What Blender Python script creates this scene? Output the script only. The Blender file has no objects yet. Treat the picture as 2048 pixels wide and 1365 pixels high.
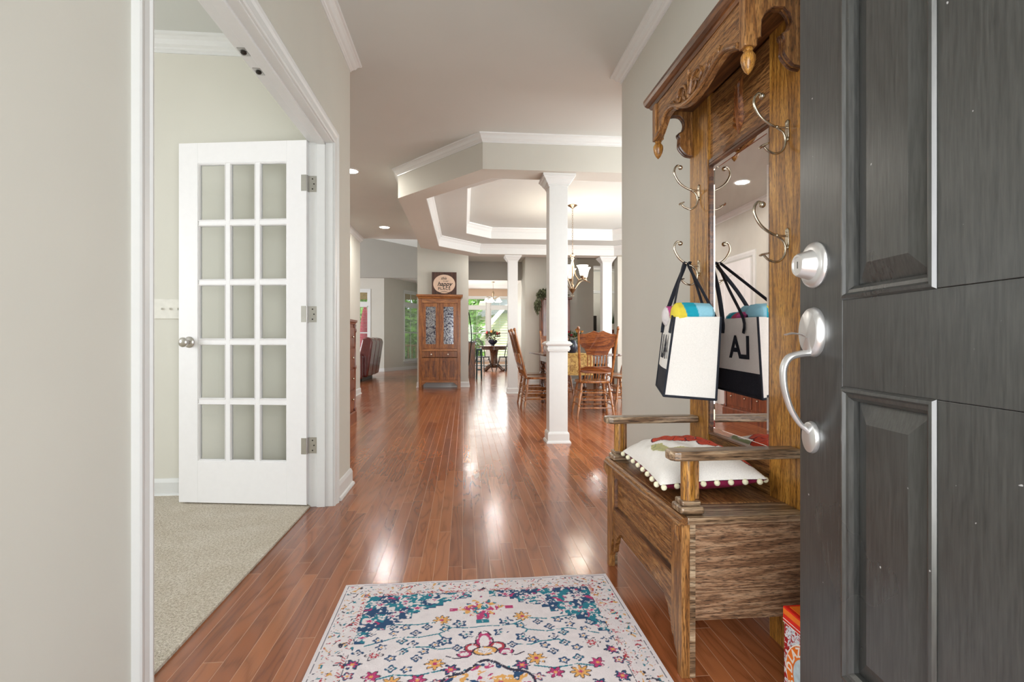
import bpy, math, random
import numpy as np
from mathutils import Vector, Matrix
random.seed(7)
C = bpy.context.scene.collection
PI = math.pi
R = math.radians

# ------------------------------------------------------------------ camera, world, light
cam_d = bpy.data.cameras.new('camera')
cam = bpy.data.objects.new('camera', cam_d); C.objects.link(cam)
cam.location = (0, 0, 0.93)
cam.rotation_euler = (R(90), 0, R(-5.17))
cam_d.sensor_width = 36; cam_d.lens = 1060 / 2048 * 36
cam_d.clip_start = 0.02; cam_d.clip_end = 200
S = bpy.context.scene
S.camera = cam
S.view_settings.view_transform = 'Standard'
S.view_settings.look = 'None'
S.view_settings.gamma = 1
S.view_settings.exposure = 0.35
S.view_settings.use_curve_mapping = False
S.cycles.max_bounces = 10
S.cycles.diffuse_bounces = 6
S.cycles.sample_clamp_indirect = 2.5
S.cycles.caustics_reflective = True
S.cycles.blur_glossy = 1.5
S.cycles.caustics_refractive = False

W = bpy.data.worlds.new('world'); S.world = W; W.use_nodes = True
bg = W.node_tree.nodes['Background']
bg.inputs[0].default_value = (0.86, 0.93, 1.0, 1); bg.inputs[1].default_value = 2.0

def lamp(name, kind, loc, energy, color=(1, 1, 1), rot=(0, 0, 0), size=None, size_y=None, radius=None, angle=None, blend=None):
    d = bpy.data.lights.new(name, kind); d.energy = energy; d.color = color
    if size: d.size = size
    if size_y: d.shape = 'RECTANGLE'; d.size_y = size_y
    if radius is not None: d.shadow_soft_size = radius
    if kind == 'SUN': d.angle = R(1)
    if kind == 'SPOT': d.spot_size = R(angle or 150); d.spot_blend = blend or 0.6
    o = bpy.data.objects.new(name, d); C.objects.link(o); o.location = loc; o.rotation_euler = rot
    return o
lamp('sun', 'SUN', (0, -5, 20), 4.0, (1, 0.96, 0.9), (R(42), R(-12), 0))
# daylight through the open entrance behind the camera
lamp('entrance_daylight', 'AREA', (0.1, -0.55, 1.25), 64, (0.99, 0.99, 1), (R(112), 0, 0), 1.6, 1.9)
# daylight through office, great room and breakfast windows, plus added fill lamps
lamp('office_daylight', 'AREA', (-4.0, 1.6, 1.5), 45, (0.98, 0.99, 1), (R(90), 0, R(-90)), 1.8, 1.5)
lamp('dining_side_fill', 'AREA', (3.95, 6.9, 1.5), 75, (0.95, 0.98, 1), (R(90), 0, R(90)), 2.4, 1.6)  # added fill for the dining room, no window in this wall
lamp('dining_front_fill', 'AREA', (2.7, 3.62, 1.35), 70, (0.97, 0.99, 1), (R(84), 0, 0), 1.8, 1.5)  # added fill toward the columns and far dining wall, no window here
lamp('great_room_daylight', 'AREA', (-6.2, 12.5, 1.6), 170, (0.95, 0.98, 1), (R(90), 0, R(-90)), 4, 2.0)
lamp('kitchen_fill', 'AREA', (-0.85, 15.5, 1.6), 70, (1, 0.98, 0.95), (R(90), 0, R(-90)), 3, 1.4)  # added fill in front of the closed left kitchen wall
lamp('pantry_fill', 'POINT', (3.2, 12.7, 2.4), 14, (1, 0.96, 0.9), radius=0.08)  # added fill to brighten the gap by the far column, no fixture
lamp('breakfast_window_daylight', 'AREA', (0.85, 18.7, 1.5), 20, (1, 1, 1), (R(-90), 0, 0), 1.5, 1.8)

CANS = [(-1.2, 5.76), (-1.257, 8.56), (2.9, 4.1), (0.6, 10.6), (0.43, 12.7), (0.2, 15.2)]
for i, (x, y) in enumerate(CANS):
    o_ = lamp('recessed_lamp', 'AREA', (x, y, 2.730), 14, (1, 0.95, 0.86), (0, 0, 0), 0.14); o_.data.shape = 'DISK'

# ------------------------------------------------------------------ materials
def new_mat(name):
    m = bpy.data.materials.new(name); m.use_nodes = True
    nt = m.node_tree; b = nt.nodes['Principled BSDF']
    return m, nt, b
class N:
    def __init__(s, nt): s.nt = nt
    def n(s, t, **kw):
        x = s.nt.nodes.new(t)
        for k, v in kw.items(): setattr(x, k, v)
        return x
    def l(s, a, b): s.nt.links.new(a, b)
    def put(s, sock, v):
        if isinstance(v, bpy.types.NodeSocket): s.l(v, sock)
        else: sock.default_value = v
    def m(s, op, a, b=None, c=None):
        x = s.n('ShaderNodeMath', operation=op); s.put(x.inputs[0], a)
        if b is not None: s.put(x.inputs[1], b)
        if c is not None: s.put(x.inputs[2], c)
        return x.outputs[0]
    def comb(s, a, b, c):
        x = s.n('ShaderNodeCombineXYZ')
        for i, v in enumerate((a, b, c)): s.put(x.inputs[i], v)
        return x.outputs[0]
    def noise(s, vec, scale, detail=3, rough=0.55, dist=0.0):
        x = s.n('ShaderNodeTexNoise'); s.l(vec, x.inputs['Vector'])
        x.inputs['Scale'].default_value = scale; x.inputs['Detail'].default_value = detail
        x.inputs['Roughness'].default_value = rough; x.inputs['Distortion'].default_value = dist
        return x.outputs['Fac']
    def ramp(s, f, stops):
        x = s.n('ShaderNodeValToRGB'); s.put(x.inputs[0], f)
        e = x.color_ramp.elements
        while len(e) < len(stops): e.new(0.5)
        for k, (p, c) in enumerate(stops):
            e[k].position = p; e[k].color = (*c, 1) if len(c) == 3 else c
        return x.outputs[0]
    def mix(s, f, a, b, mode='MIX'):
        x = s.n('ShaderNodeMix', data_type='RGBA', blend_type=mode)
        s.put(x.inputs[0], f)
        s.put(x.inputs[6], (*a, 1) if isinstance(a, tuple) and len(a) == 3 else a)
        s.put(x.inputs[7], (*b, 1) if isinstance(b, tuple) and len(b) == 3 else b)
        return x.outputs[2]
    def bump(s, h, strength, dist, b):
        x = s.n('ShaderNodeBump'); x.inputs['Strength'].default_value = strength; x.inputs['Distance'].default_value = dist
        s.l(h, x.inputs['Height']); s.l(x.outputs[0], b.inputs['Normal'])
def plain(name, col, rough=0.5, metal=0.0, noise=0.04, nscale=30, bump=0.0, coat=0.0, sheen=0.0):
    m, nt, b = new_mat(name); g = N(nt)
    tc = g.n('ShaderNodeTexCoord').outputs['Object']
    f = g.noise(tc, nscale, 2)
    c0 = tuple(max(0, c * (1 - noise)) for c in col); c1 = tuple(min(1, c * (1 + noise)) for c in col)
    g.l(g.ramp(f, [(0.3, c0), (0.7, c1)]), b.inputs['Base Color'])
    b.inputs['Roughness'].default_value = rough; b.inputs['Metallic'].default_value = metal
    if coat: b.inputs['Coat Weight'].default_value = coat; b.inputs['Coat Roughness'].default_value = 0.1
    if sheen: b.inputs['Sheen Weight'].default_value = sheen
    if bump: g.bump(g.noise(tc, nscale * 4, 3), bump, 0.002, b)
    return m
def wood(name, dark, mid, light, axis='Z', rough=0.4, scale=1.0, streak=0.5, coat=0.0, bump=0.3, porec=None):
    m, nt, b = new_mat(name); g = N(nt)
    tc = g.n('ShaderNodeTexCoord').outputs['Object']
    sx = g.n('ShaderNodeSeparateXYZ'); g.l(tc, sx.inputs[0]); X, Y, Z = sx.outputs
    st = {'X': (0.07, 1, 1), 'Y': (1, 0.07, 1), 'Z': (1, 1, 0.07)}[axis]
    v = g.comb(g.m('MULTIPLY', X, st[0]), g.m('MULTIPLY', Y, st[1]), g.m('MULTIPLY', Z, st[2]))
    n1 = g.noise(v, 9 * scale, 3, 0.5, 0.6)
    rings = g.m('FRACT', g.m('MULTIPLY', n1, 9))
    rings = g.m('ABSOLUTE', g.m('SUBTRACT', rings, 0.5))
    n2 = g.noise(v, 160 * scale, 4, 0.65)
    f = g.m('ADD', g.m('MULTIPLY', rings, 0.9), g.m('MULTIPLY', n2, 0.6))
    f = g.m('SUBTRACT', f, 0.05)
    col = g.ramp(f, [(0.15, dark), (0.45, mid), (0.78, light)])
    n3 = g.noise(v, 300 * scale, 2, 0.6)
    pore = g.ramp(n3, [(0.38, (1 - streak,) * 3), (0.50, (1, 1, 1))])
    col = g.mix(1.0, col, pore, 'MULTIPLY')
    g.l(col, b.inputs['Base Color'])
    b.inputs['Roughness'].default_value = rough
    if coat: b.inputs['Coat Weight'].default_value = coat; b.inputs['Coat Roughness'].default_value = 0.12
    g.bump(g.m('ADD', n3, n2), bump, 0.0008, b)
    return m
def srgb(r, g, b):
    f = lambda c: (c / 255 / 12.92) if c / 255 <= 0.04045 else ((c / 255 + 0.055) / 1.055) ** 2.4
    return (f(r), f(g), f(b))

M = {}
M['wall'] = plain('wall_paint', (0.585, 0.575, 0.52), 0.75, noise=0.015, nscale=3, bump=0.08)
M['office_wall'] = plain('office_wall_paint', (0.66, 0.65, 0.585), 0.75, noise=0.015, nscale=3, bump=0.08)
M['peach'] = plain('breakfast_wall_paint', (0.62, 0.46, 0.34), 0.75, noise=0.015, nscale=3)
M['ceil'] = plain('ceiling_paint', (0.60, 0.62, 0.595), 0.85, noise=0.015, nscale=2)
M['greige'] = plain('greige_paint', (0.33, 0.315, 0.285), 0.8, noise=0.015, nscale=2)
M['white_ceil'] = plain('white_ceiling_paint', (0.8, 0.79, 0.77), 0.85, noise=0.01, nscale=2)
M['trim'] = plain('white_trim_paint', (0.71, 0.725, 0.72), 0.35, noise=0.01)
M['door_white'] = plain('white_door_paint', (0.84, 0.84, 0.85), 0.35, noise=0.01)
M['nickel'] = plain('satin_nickel', (0.62, 0.60, 0.57), 0.28, 1.0)
M['hinge'] = plain('hinge_steel', (0.55, 0.54, 0.52), 0.3, 1.0)
M['pewter'] = plain('antique_pewter', (0.52, 0.46, 0.36), 0.25, 1.0, noise=0.2, nscale=60)
M['lockset'] = plain('brushed_lockset', (0.72, 0.72, 0.72), 0.32, 0.85)
M['bronze'] = plain('chandelier_bronze', (0.33, 0.25, 0.17), 0.3, 1.0)
M['white_plastic'] = plain('switch_plastic', (0.75, 0.74, 0.68), 0.4)
M['dark_metal'] = plain('dark_metal', (0.05, 0.045, 0.04), 0.4, 0.8)
M['black_cloth'] = plain('black_cotton', (0.012, 0.015, 0.024), 0.9, noise=0.3, nscale=200, bump=0.3)
M['canvas'] = plain('white_canvas', (0.80, 0.78, 0.74), 0.9, noise=0.04, nscale=250, bump=0.3)
M['maroon'] = plain('maroon_satin', (0.20, 0.015, 0.055), 0.35, noise=0.3, nscale=25)
M['pompom'] = plain('cream_pompom', (0.72, 0.70, 0.50), 0.9, noise=0.1, nscale=300)
M['black'] = plain('black_gloss', (0.012, 0.013, 0.014), 0.25)
M['leather'] = plain('burgundy_leather', (0.12, 0.02, 0.018), 0.17, noise=0.15, nscale=9, coat=0.4)
M['leaf'] = plain('leaf_green', (0.035, 0.07, 0.02), 0.6, noise=0.5, nscale=20)
M['leaf_grey'] = plain('dried_greenery', (0.10, 0.11, 0.055), 0.7, noise=0.5, nscale=20)
M['sageleaf'] = plain('garden_foliage', (0.14, 0.30, 0.05), 0.6, noise=0.7, nscale=3)
M['lawn'] = plain('lawn', (0.15, 0.28, 0.06), 0.9, noise=0.4, nscale=8)
M['red_flower'] = plain('red_petals', (0.35, 0.01, 0.02), 0.6, noise=0.3)
M['gold_flower'] = plain('gold_petals', (0.55, 0.27, 0.06), 0.6, noise=0.3)
M['navy'] = plain('navy_ceramic', (0.012, 0.016, 0.035), 0.25)
M['teal_paint'] = plain('dark_teal_paint', (0.02, 0.065, 0.08), 0.4)
M['windsor'] = plain('windsor_chair_paint', (0.035, 0.04, 0.04), 0.35, noise=0.3)
M['counter'] = plain('stone_counter', (0.08, 0.07, 0.065), 0.2, noise=0.5, nscale=80)
M['siding'] = plain('house_siding', (0.62, 0.60, 0.40), 0.8)
M['fence'] = plain('deck_wood', (0.55, 0.42, 0.20), 0.8, noise=0.2)
M['pink'] = plain('umbrella_canvas', (0.55, 0.05, 0.09), 0.8)
M['shingle'] = plain('roof_shingle', (0.20, 0.22, 0.22), 0.9, noise=0.3)
M['white_sided'] = plain('white_siding', (0.8, 0.82, 0.8), 0.8)
M['oak'] = wood('antique_oak_vertical', (0.10, 0.037, 0.010), (0.26, 0.110, 0.030), (0.43, 0.215, 0.068), 'Z', 0.38, 1.8, 0.7, 0.15)
M['oak_y'] = wood('antique_oak_long', (0.085, 0.031, 0.009), (0.22, 0.092, 0.027), (0.38, 0.19, 0.064), 'Y', 0.38, 1.8, 0.72, 0.15)
M['oak_x'] = wood('antique_oak_cross', (0.09, 0.040, 0.018), (0.24, 0.13, 0.068), (0.39, 0.25, 0.15), 'X', 0.45, 2.0, 0.8)
M['oak_gold'] = wood('golden_oak_upright', (0.13, 0.048, 0.008), (0.34, 0.145, 0.024), (0.52, 0.26, 0.05), 'Z', 0.35, 2.0, 0.7, 0.2)
M['oak_grey'] = wood('worn_grey_oak', (0.07, 0.035, 0.015), (0.24, 0.15, 0.085), (0.50, 0.38, 0.25), 'X', 0.35, 1.1, 0.7, 0.2)
M['oak_dark'] = wood('dark_carved_oak', (0.035, 0.012, 0.005), (0.10, 0.036, 0.012), (0.20, 0.08, 0.025), 'Y', 0.3, 1, 0.4, 0.3)
M['chair_oak'] = wood('honey_oak', (0.12, 0.034, 0.008), (0.27, 0.090, 0.019), (0.43, 0.18, 0.045), 'Z', 0.28, 1, 0.4, 0.4)
M['chair_red'] = wood('pressed_oak_back', (0.06, 0.013, 0.005), (0.16, 0.042, 0.010), (0.28, 0.092, 0.022), 'X', 0.28, 1, 0.5, 0.4)
M['table_wood'] = wood('dark_table_wood', (0.03, 0.012, 0.007), (0.09, 0.035, 0.018), (0.17, 0.075, 0.035), 'Y', 0.2, 1, 0.3, 0.5)
M['hutch_dark'] = wood('hutch_oak_panel', (0.08, 0.02, 0.006), (0.20, 0.065, 0.016), (0.32, 0.125, 0.035), 'Z', 0.35, 1, 0.5, 0.2)
M['hutch'] = wood('hutch_oak', (0.12, 0.034, 0.008), (0.27, 0.088, 0.018), (0.41, 0.16, 0.037), 'Z', 0.35, 1, 0.5, 0.2)
M['hutch_x'] = wood('hutch_oak_cross', (0.15, 0.05, 0.014), (0.33, 0.12, 0.035), (0.48, 0.21, 0.065), 'X', 0.35, 1, 0.5, 0.2)
M['cherry'] = wood('cherry_wood', (0.06, 0.014, 0.007), (0.17, 0.042, 0.018), (0.28, 0.08, 0.03), 'Z', 0.3, 1, 0.2, 0.3)
M['plaque_brown'] = wood('dark_brown_board', (0.03, 0.01, 0.006), (0.07, 0.025, 0.015), (0.11, 0.045, 0.025), 'Z', 0.5, 1, 0.3)

def glass_mat(name, tint=(0.95, 0.97, 0.96), gloss=0.12):
    m, nt, b = new_mat(name); g = N(nt)
    nt.nodes.remove(b)
    out = [n for n in nt.nodes if n.type == 'OUTPUT_MATERIAL'][0]
    tr = g.n('ShaderNodeBsdfTransparent'); tr.inputs[0].default_value = (*tint, 1)
    gl = g.n('ShaderNodeBsdfGlossy'); gl.inputs['Roughness'].default_value = 0.02
    lw = g.n('ShaderNodeLayerWeight'); lw.inputs[0].default_value = 0.25
    f = g.m('ADD', g.m('MULTIPLY', lw.outputs['Fresnel'], 0.7), gloss * 0.3)
    mx = g.n('ShaderNodeMixShader'); g.l(f, mx.inputs[0]); g.l(tr.outputs[0], mx.inputs[1]); g.l(gl.outputs[0], mx.inputs[2])
    g.l(mx.outputs[0], out.inputs[0])
    return m
M['glass'] = glass_mat('clear_glass', (0.985, 0.99, 0.985), 0.10)
m, nt, b = new_mat('mirror_glass'); b.inputs['Metallic'].default_value = 1; b.inputs['Roughness'].default_value = 0.01
g = N(nt); g.l(g.ramp(g.noise(g.n('ShaderNodeTexCoord').outputs['Object'], 14, 4), [(0.3, (0.86, 0.82, 0.81)), (0.6, (0.92, 0.88, 0.87))]), b.inputs['Base Color'])
M['mirror'] = m
def emit(name, col, st):
    m, nt, b = new_mat(name)
    b.inputs['Base Color'].default_value = (*col, 1); b.inputs['Emission Color'].default_value = (*col, 1); b.inputs['Emission Strength'].default_value = st
    return m
M['can_glow'] = emit('recessed_glow', (1, 0.95, 0.85), 6)
M['shade_glow'] = emit('glass_shade_glow', (1, 0.93, 0.80), 1.6)
# etched cabinet glass
m, nt, b = new_mat('etched_cabinet_glass'); g = N(nt); tc = g.n('ShaderNodeTexCoord').outputs['Object']
f = g.noise(tc, 12, 5, 0.7, 2.5)
g.l(g.ramp(f, [(0.40, (0.03, 0.03, 0.05)), (0.48, (0.20, 0.20, 0.26)), (0.55, (0.6, 0.66, 0.68)), (0.62, (0.10, 0.07, 0.06))]), b.inputs['Base Color'])
b.inputs['Roughness'].default_value = 0.1; b.inputs['Metallic'].default_value = 0.5; M['etched'] = m
# black painted front door: fine vertical brush grain, small scuffs
m, nt, b = new_mat('black_door_paint'); g = N(nt); tc = g.n('ShaderNodeTexCoord').outputs['Object']
sx = g.n('ShaderNodeSeparateXYZ'); g.l(tc, sx.inputs[0]); X, Y, Z = sx.outputs
v = g.comb(X, Y, g.m('MULTIPLY', Z, 0.08))
f = g.noise(v, 190, 3, 0.6); f2 = g.noise(tc, 2.5, 3)
col = g.ramp(f, [(0.3, (0.024, 0.025, 0.024)), (0.7, (0.052, 0.053, 0.050))])
sp = g.ramp(g.noise(tc, 75, 1, 0.5), [(0.80, (0, 0, 0)), (0.82, (1, 1, 1))])
col = g.mix(sp, col, (0.4, 0.4, 0.4))
g.l(col, b.inputs['Base Color'])
g.l(g.ramp(f2, [(0.3, (0.26,) * 3), (0.7, (0.36,) * 3)]), b.inputs['Roughness'])
b.inputs['Specular IOR Level'].default_value = 0.75
g.bump(f, 0.18, 0.0008, b); M['black_door'] = m
# carpet
m, nt, b = new_mat('beige_carpet'); g = N(nt); tc = g.n('ShaderNodeTexCoord').outputs['Object']
f = g.noise(tc, 110, 3, 0.8); f2 = g.noise(tc, 5, 3, 0.6, 1.0)
col = g.ramp(f, [(0.32, (0.34, 0.28, 0.20)), (0.5, (0.66, 0.59, 0.48)), (0.66, (0.90, 0.85, 0.76))])
col = g.mix(0.25, col, g.ramp(f2, [(0.35, (0.55, 0.47, 0.35)), (0.65, (0.80, 0.74, 0.64))]))
g.l(col, b.inputs['Base Color']); b.inputs['Roughness'].default_value = 0.95
g.bump(f, 1.0, 0.012, b); M['carpet'] = m
# hardwood strip floor
m, nt, b = new_mat('hardwood_floor'); g = N(nt)
gp = g.n('ShaderNodeNewGeometry').outputs['Position']
sx = g.n('ShaderNodeSeparateXYZ'); g.l(gp, sx.inputs[0]); X, Y, Z = sx.outputs
PWD = 0.0572; LEN = 0.75
rx = g.m('DIVIDE', g.m('ADD', X, 50), PWD); row = g.m('FLOOR', rx)
wn = g.n('ShaderNodeTexWhiteNoise', noise_dimensions='1D'); g.l(row, wn.inputs['W']); rr = wn.outputs['Value']
yy = g.m('ADD', g.m('DIVIDE', g.m('ADD', Y, 50), g.m('ADD', LEN, g.m('MULTIPLY', rr, 0.5))), g.m('MULTIPLY', rr, 37.7))
cell = g.m('FLOOR', yy)
wn2 = g.n('ShaderNodeTexWhiteNoise', noise_dimensions='3D'); g.l(g.comb(row, cell, 0.0), wn2.inputs['Vector']); idv = wn2.outputs['Value']
fx = g.m('FRACT', rx); ex = g.m('MULTIPLY', g.m('MINIMUM', fx, g.m('SUBTRACT', 1, fx)), PWD)
fy = g.m('FRACT', yy); ey = g.m('MULTIPLY', g.m('MINIMUM', fy, g.m('SUBTRACT', 1, fy)), LEN)
e = g.m('MINIMUM', ex, ey)
seam = g.ramp(g.m('MULTIPLY', e, 800), [(0.45, (0, 0, 0)), (0.999, (1, 1, 1))])
vv = g.comb(g.m('ADD', g.m('MULTIPLY', X, 1.0), g.m('MULTIPLY', idv, 31)), g.m('ADD', g.m('MULTIPLY', Y, 0.11), g.m('MULTIPLY', idv, 17)), idv)
n1 = g.noise(vv, 9, 2, 0.5, 0.4)
rings = g.m('ABSOLUTE', g.m('SUBTRACT', g.m('FRACT', g.m('MULTIPLY', n1, 10)), 0.5))
v3 = g.comb(X, g.m('MULTIPLY', Y, 0.03), idv)
n2 = g.noise(v3, 400, 3, 0.7)
base = g.ramp(idv, [(0.0, (0.235, 0.070, 0.025)), (0.3, (0.29, 0.089, 0.032)), (0.7, (0.335, 0.108, 0.039)), (1.0, (0.40, 0.14, 0.053))])
gr = g.ramp(g.m('ADD', g.m('MULTIPLY', rings, 0.8), g.m('MULTIPLY', n2, 0.5)), [(0.12, (0.60, 0.55, 0.5)), (0.42, (0.95, 0.95, 0.95)), (0.8, (1.08, 1.06, 1.0))])
col = g.mix(1.0, base, gr, 'MULTIPLY')
col = g.mix(g.m('MULTIPLY', g.m('SUBTRACT', 1, seam), 0.75), col, (0.62, 0.34, 0.20))  # seams coloured light to imitate reflections off the board bevels
g.l(col, b.inputs['Base Color'])
g.l(g.ramp(g.noise(gp, 3, 3), [(0.3, (0.14,) * 3), (0.7, (0.22,) * 3)]), b.inputs['Roughness'])
b.inputs['Specular IOR Level'].default_value = 0.6
hb = g.m('ADD', g.m('MULTIPLY', seam, 1.0), g.m('MULTIPLY', n2, 0.12))
hb = g.m('ADD', hb, g.m('MULTIPLY', g.noise(g.comb(X, g.m('MULTIPLY', Y, 0.3), 0.0), 16, 2), 0.8))
g.bump(hb, 0.28, 0.0018, b); M['floor'] = m
def vcol_mat(name, rough=0.9, sheen=0.0, nscale=500, bstr=0.4):
    m, nt, b = new_mat(name); g = N(nt)
    a = g.n('ShaderNodeVertexColor'); a.layer_name = 'Col'
    tc = g.n('ShaderNodeTexCoord').outputs['Object']; f = g.noise(tc, nscale, 2, 0.7)
    g.l(g.mix(1.0, a.outputs[0], g.ramp(f, [(0.3, (0.82,) * 3), (0.6, (1, 1, 1))]), 'MULTIPLY'), b.inputs['Base Color'])
    b.inputs['Roughness'].default_value = rough
    g.bump(f, bstr, 0.002, b)
    return m
M['vcol'] = vcol_mat('patterned_cloth')
M['rug'] = vcol_mat('rug_pile', 0.95, 0, 420, 0.7)
M['terry'] = vcol_mat('terry_towel', 0.95, 0, 600, 0.9)
# runner brocade
m, nt, b = new_mat('gold_brocade'); g = N(nt); tc = g.n('ShaderNodeTexCoord').outputs['Object']
g.l(g.ramp(g.noise(tc, 24, 4, 0.6, 1.5), [(0.4, (0.30, 0.15, 0.03)), (0.55, (0.62, 0.42, 0.12))]), b.inputs['Base Color']); b.inputs['Roughness'].default_value = 0.5; M['brocade'] = m

# ------------------------------------------------------------------ mesh helpers
ORG = {}
class MB:
    def __init__(s): s.v = []; s.f = []; s.smooth = False
    def add(s, vs, fs):
        o = len(s.v); s.v += [tuple(p) for p in vs]; s.f += [tuple(i + o for i in q) for q in fs]; return s
    def box(s, x0, x1, y0, y1, z0, z1, T=None):
        vs = [(x, y, z) for z in (z0, z1) for x, y in ((x0, y0), (x1, y0), (x1, y1), (x0, y1))]
        if T is not None: vs = [T @ Vector(p) for p in vs]
        return s.add(vs, [(3, 2, 1, 0), (4, 5, 6, 7), (0, 1, 5, 4), (1, 2, 6, 5), (2, 3, 7, 6), (3, 0, 4, 7)])
    def prism(s, poly, plane, a, b, T=None):
        mp = {'xy': lambda u, v, h: (u, v, h), 'xz': lambda u, v, h: (u, h, v), 'yz': lambda u, v, h: (h, u, v)}[plane]
        n = len(poly); vs = [mp(u, v, a) for u, v in poly] + [mp(u, v, b) for u, v in poly]
        if T is not None: vs = [T @ Vector(p) for p in vs]
        fs = [tuple(range(n))[::-1], tuple(range(n, 2 * n))] + [(i, (i + 1) % n, (i + 1) % n + n, i + n) for i in range(n)]
        return s.add(vs, fs)
    def tube(s, pts, r, n=8, caps=True, flat=None):
        pts = [Vector(p) for p in pts]; k = len(pts)
        rs = r if isinstance(r, (list, tuple)) else [r] * k
        vs = []; up = None
        for i, p in enumerate(pts):
            d = (pts[min(i + 1, k - 1)] - pts[max(i - 1, 0)]).normalized()
            if up is None: up = Vector((0, 0, 1)) if abs(d.z) < 0.9 else Vector((1, 0, 0))
            a = d.cross(up)
            if a.length < 1e-4: a = d.cross(Vector((0, 1, 0.1)))
            a.normalize(); up = a.cross(d).normalized()
            fa, fb = flat or (1, 1)
            for j in range(n):
                t = 2 * PI * j / n
                vs.append(p + a * math.cos(t) * rs[i] * fa + up * math.sin(t) * rs[i] * fb)
        fs = [(i * n + j, i * n + (j + 1) % n, (i + 1) * n + (j + 1) % n, (i + 1) * n + j) for i in range(k - 1) for j in range(n)]
        if caps: fs += [tuple(range(n))[::-1], tuple((k - 1) * n + j for j in range(n))]
        s.smooth = True
        return s.add(vs, fs)
    def turned(s, p0, p1, prof, n=12):
        p0 = Vector(p0); p1 = Vector(p1)
        return s.tube([p0.lerp(p1, t) for t, r in prof], [r for t, r in prof], n)
    def lathe(s, prof, c, n=24, axis='z'):
        vs = []
        for r, h in prof:
            for j in range(n):
                t = 2 * PI * j / n; a, b_ = r * math.cos(t), r * math.sin(t)
                vs.append({'z': (c[0] + a, c[1] + b_, c[2] + h), 'x': (c[0] + h, c[1] + a, c[2] + b_), 'y': (c[0] + a, c[1] + h, c[2] + b_)}[axis])
        k = len(prof)
        fs = [(i * n + j, i * n + (j + 1) % n, (i + 1) * n + (j + 1) % n, (i + 1) * n + j) for i in range(k - 1) for j in range(n)]
        fs += [tuple(range(n))[::-1], tuple((k - 1) * n + j for j in range(n))]
        s.smooth = True
        return s.add(vs, fs)
    def ball(s, c, r, n=10, sc=(1, 1, 1)):
        prof = [(max(1e-4, math.sin(PI * i / n)), -math.cos(PI * i / n)) for i in range(n + 1)]
        o = len(s.v); s.lathe(prof, (0, 0, 0), n + 2)
        for i in range(o, len(s.v)):
            p = s.v[i]; s.v[i] = (c[0] + p[0] * r * sc[0], c[1] + p[1] * r * sc[1], c[2] + p[2] * r * sc[2])
        return s
    def sweep(s, path, prof, mp, closed=False):
        """path: 2D points; prof: (offset to the left of travel, h); mp(u,v,h)->xyz; mitred corners"""
        n = len(path); k = len(prof); P = [Vector(p) for p in path]; vs = []
        for i in range(n):
            if closed: a, b_ = P[i - 1], P[(i + 1) % n]
            else: a, b_ = P[max(i - 1, 0)], P[min(i + 1, n - 1)]
            d1 = (P[i] - a) if (P[i] - a).length > 1e-9 else (b_ - P[i])
            d2 = (b_ - P[i]) if (b_ - P[i]).length > 1e-9 else d1
            d1 = d1.normalized(); d2 = d2.normalized()
            n1 = Vector((-d1.y, d1.x)); n2 = Vector((-d2.y, d2.x)); mm = (n1 + n2).normalized()
            sc = 1 / max(0.2, mm.dot(n1))
            for o, h in prof:
                q = P[i] + mm * (o * sc); vs.append(mp(q.x, q.y, h))
        m_ = n if closed else n - 1; fs = []
        for i in range(m_):
            i2 = (i + 1) % n
            for j in range(k): fs.append((i * k + j, i * k + (j + 1) % k, i2 * k + (j + 1) % k, i2 * k + j))
        if not closed: fs += [tuple(range(k)), tuple((n - 1) * k + j for j in range(k))[::-1]]
        return s.add(vs, fs)
    def xf(s, T, start=0):
        for i in range(start, len(s.v)): s.v[i] = tuple(T @ Vector(s.v[i]))
        return s
    def build(s, name, mat, parent=None, bevel=0, world=True, sub=0, segs=2, smooth=None, **props):
        me = bpy.data.meshes.new(name)
        off = ORG.get(parent.name, Vector((0, 0, 0))) if (parent and world) else Vector((0, 0, 0))
        me.from_pydata([(p[0] - off[0], p[1] - off[1], p[2] - off[2]) for p in s.v], [], s.f)
        import bmesh
        bm = bmesh.new(); bm.from_mesh(me); bmesh.ops.recalc_face_normals(bm, faces=bm.faces); bm.to_mesh(me); bm.free()
        if isinstance(mat, str): mat = M[mat]
        me.materials.append(mat)
        if (s.smooth if smooth is None else smooth):
            for p in me.polygons: p.use_smooth = True
            me.set_sharp_from_angle(angle=R(38))
        o = bpy.data.objects.new(name, me); C.objects.link(o)
        if parent: o.parent = parent; ORG[o.name] = off
        if bevel:
            b_ = o.modifiers.new('bevel', 'BEVEL'); b_.width = bevel; b_.segments = segs; b_.limit_method = 'ANGLE'; b_.angle_limit = R(40)
        if sub:
            q = o.modifiers.new('sub', 'SUBSURF'); q.levels = sub; q.render_levels = sub
        for k, v in props.items(): o[k] = v
        return o
def thing(name, loc, label, cat, group=None, rz=0.0):
    o = bpy.data.objects.new(name, None); C.objects.link(o); o.location = loc; o.rotation_euler = (0, 0, rz)
    o.empty_display_size = 0.1
    o['label'] = label; o['category'] = cat
    if group: o['group'] = group
    ORG[o.name] = Vector(loc); return o
def tag(o, label, cat, group=None, kind=None):
    o['label'] = label; o['category'] = cat
    if group: o['group'] = group
    if kind: o['kind'] = kind
    return o
def copy_tree(o, loc, rz, label, group=None):
    r = o.copy(); C.objects.link(r); r.location = loc; r.rotation_euler = (0, 0, rz); r['label'] = label
    if group: r['group'] = group
    for ch in o.children:
        c = ch.copy(); C.objects.link(c); c.parent = r
        for g_ in ch.children:
            d = g_.copy(); C.objects.link(d); d.parent = c
    return r
def struct(name, mb, mat, parent=None, **kw):
    o = mb.build(name, mat, parent, **kw)
    if not parent: o['kind'] = 'structure'
    return o
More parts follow.
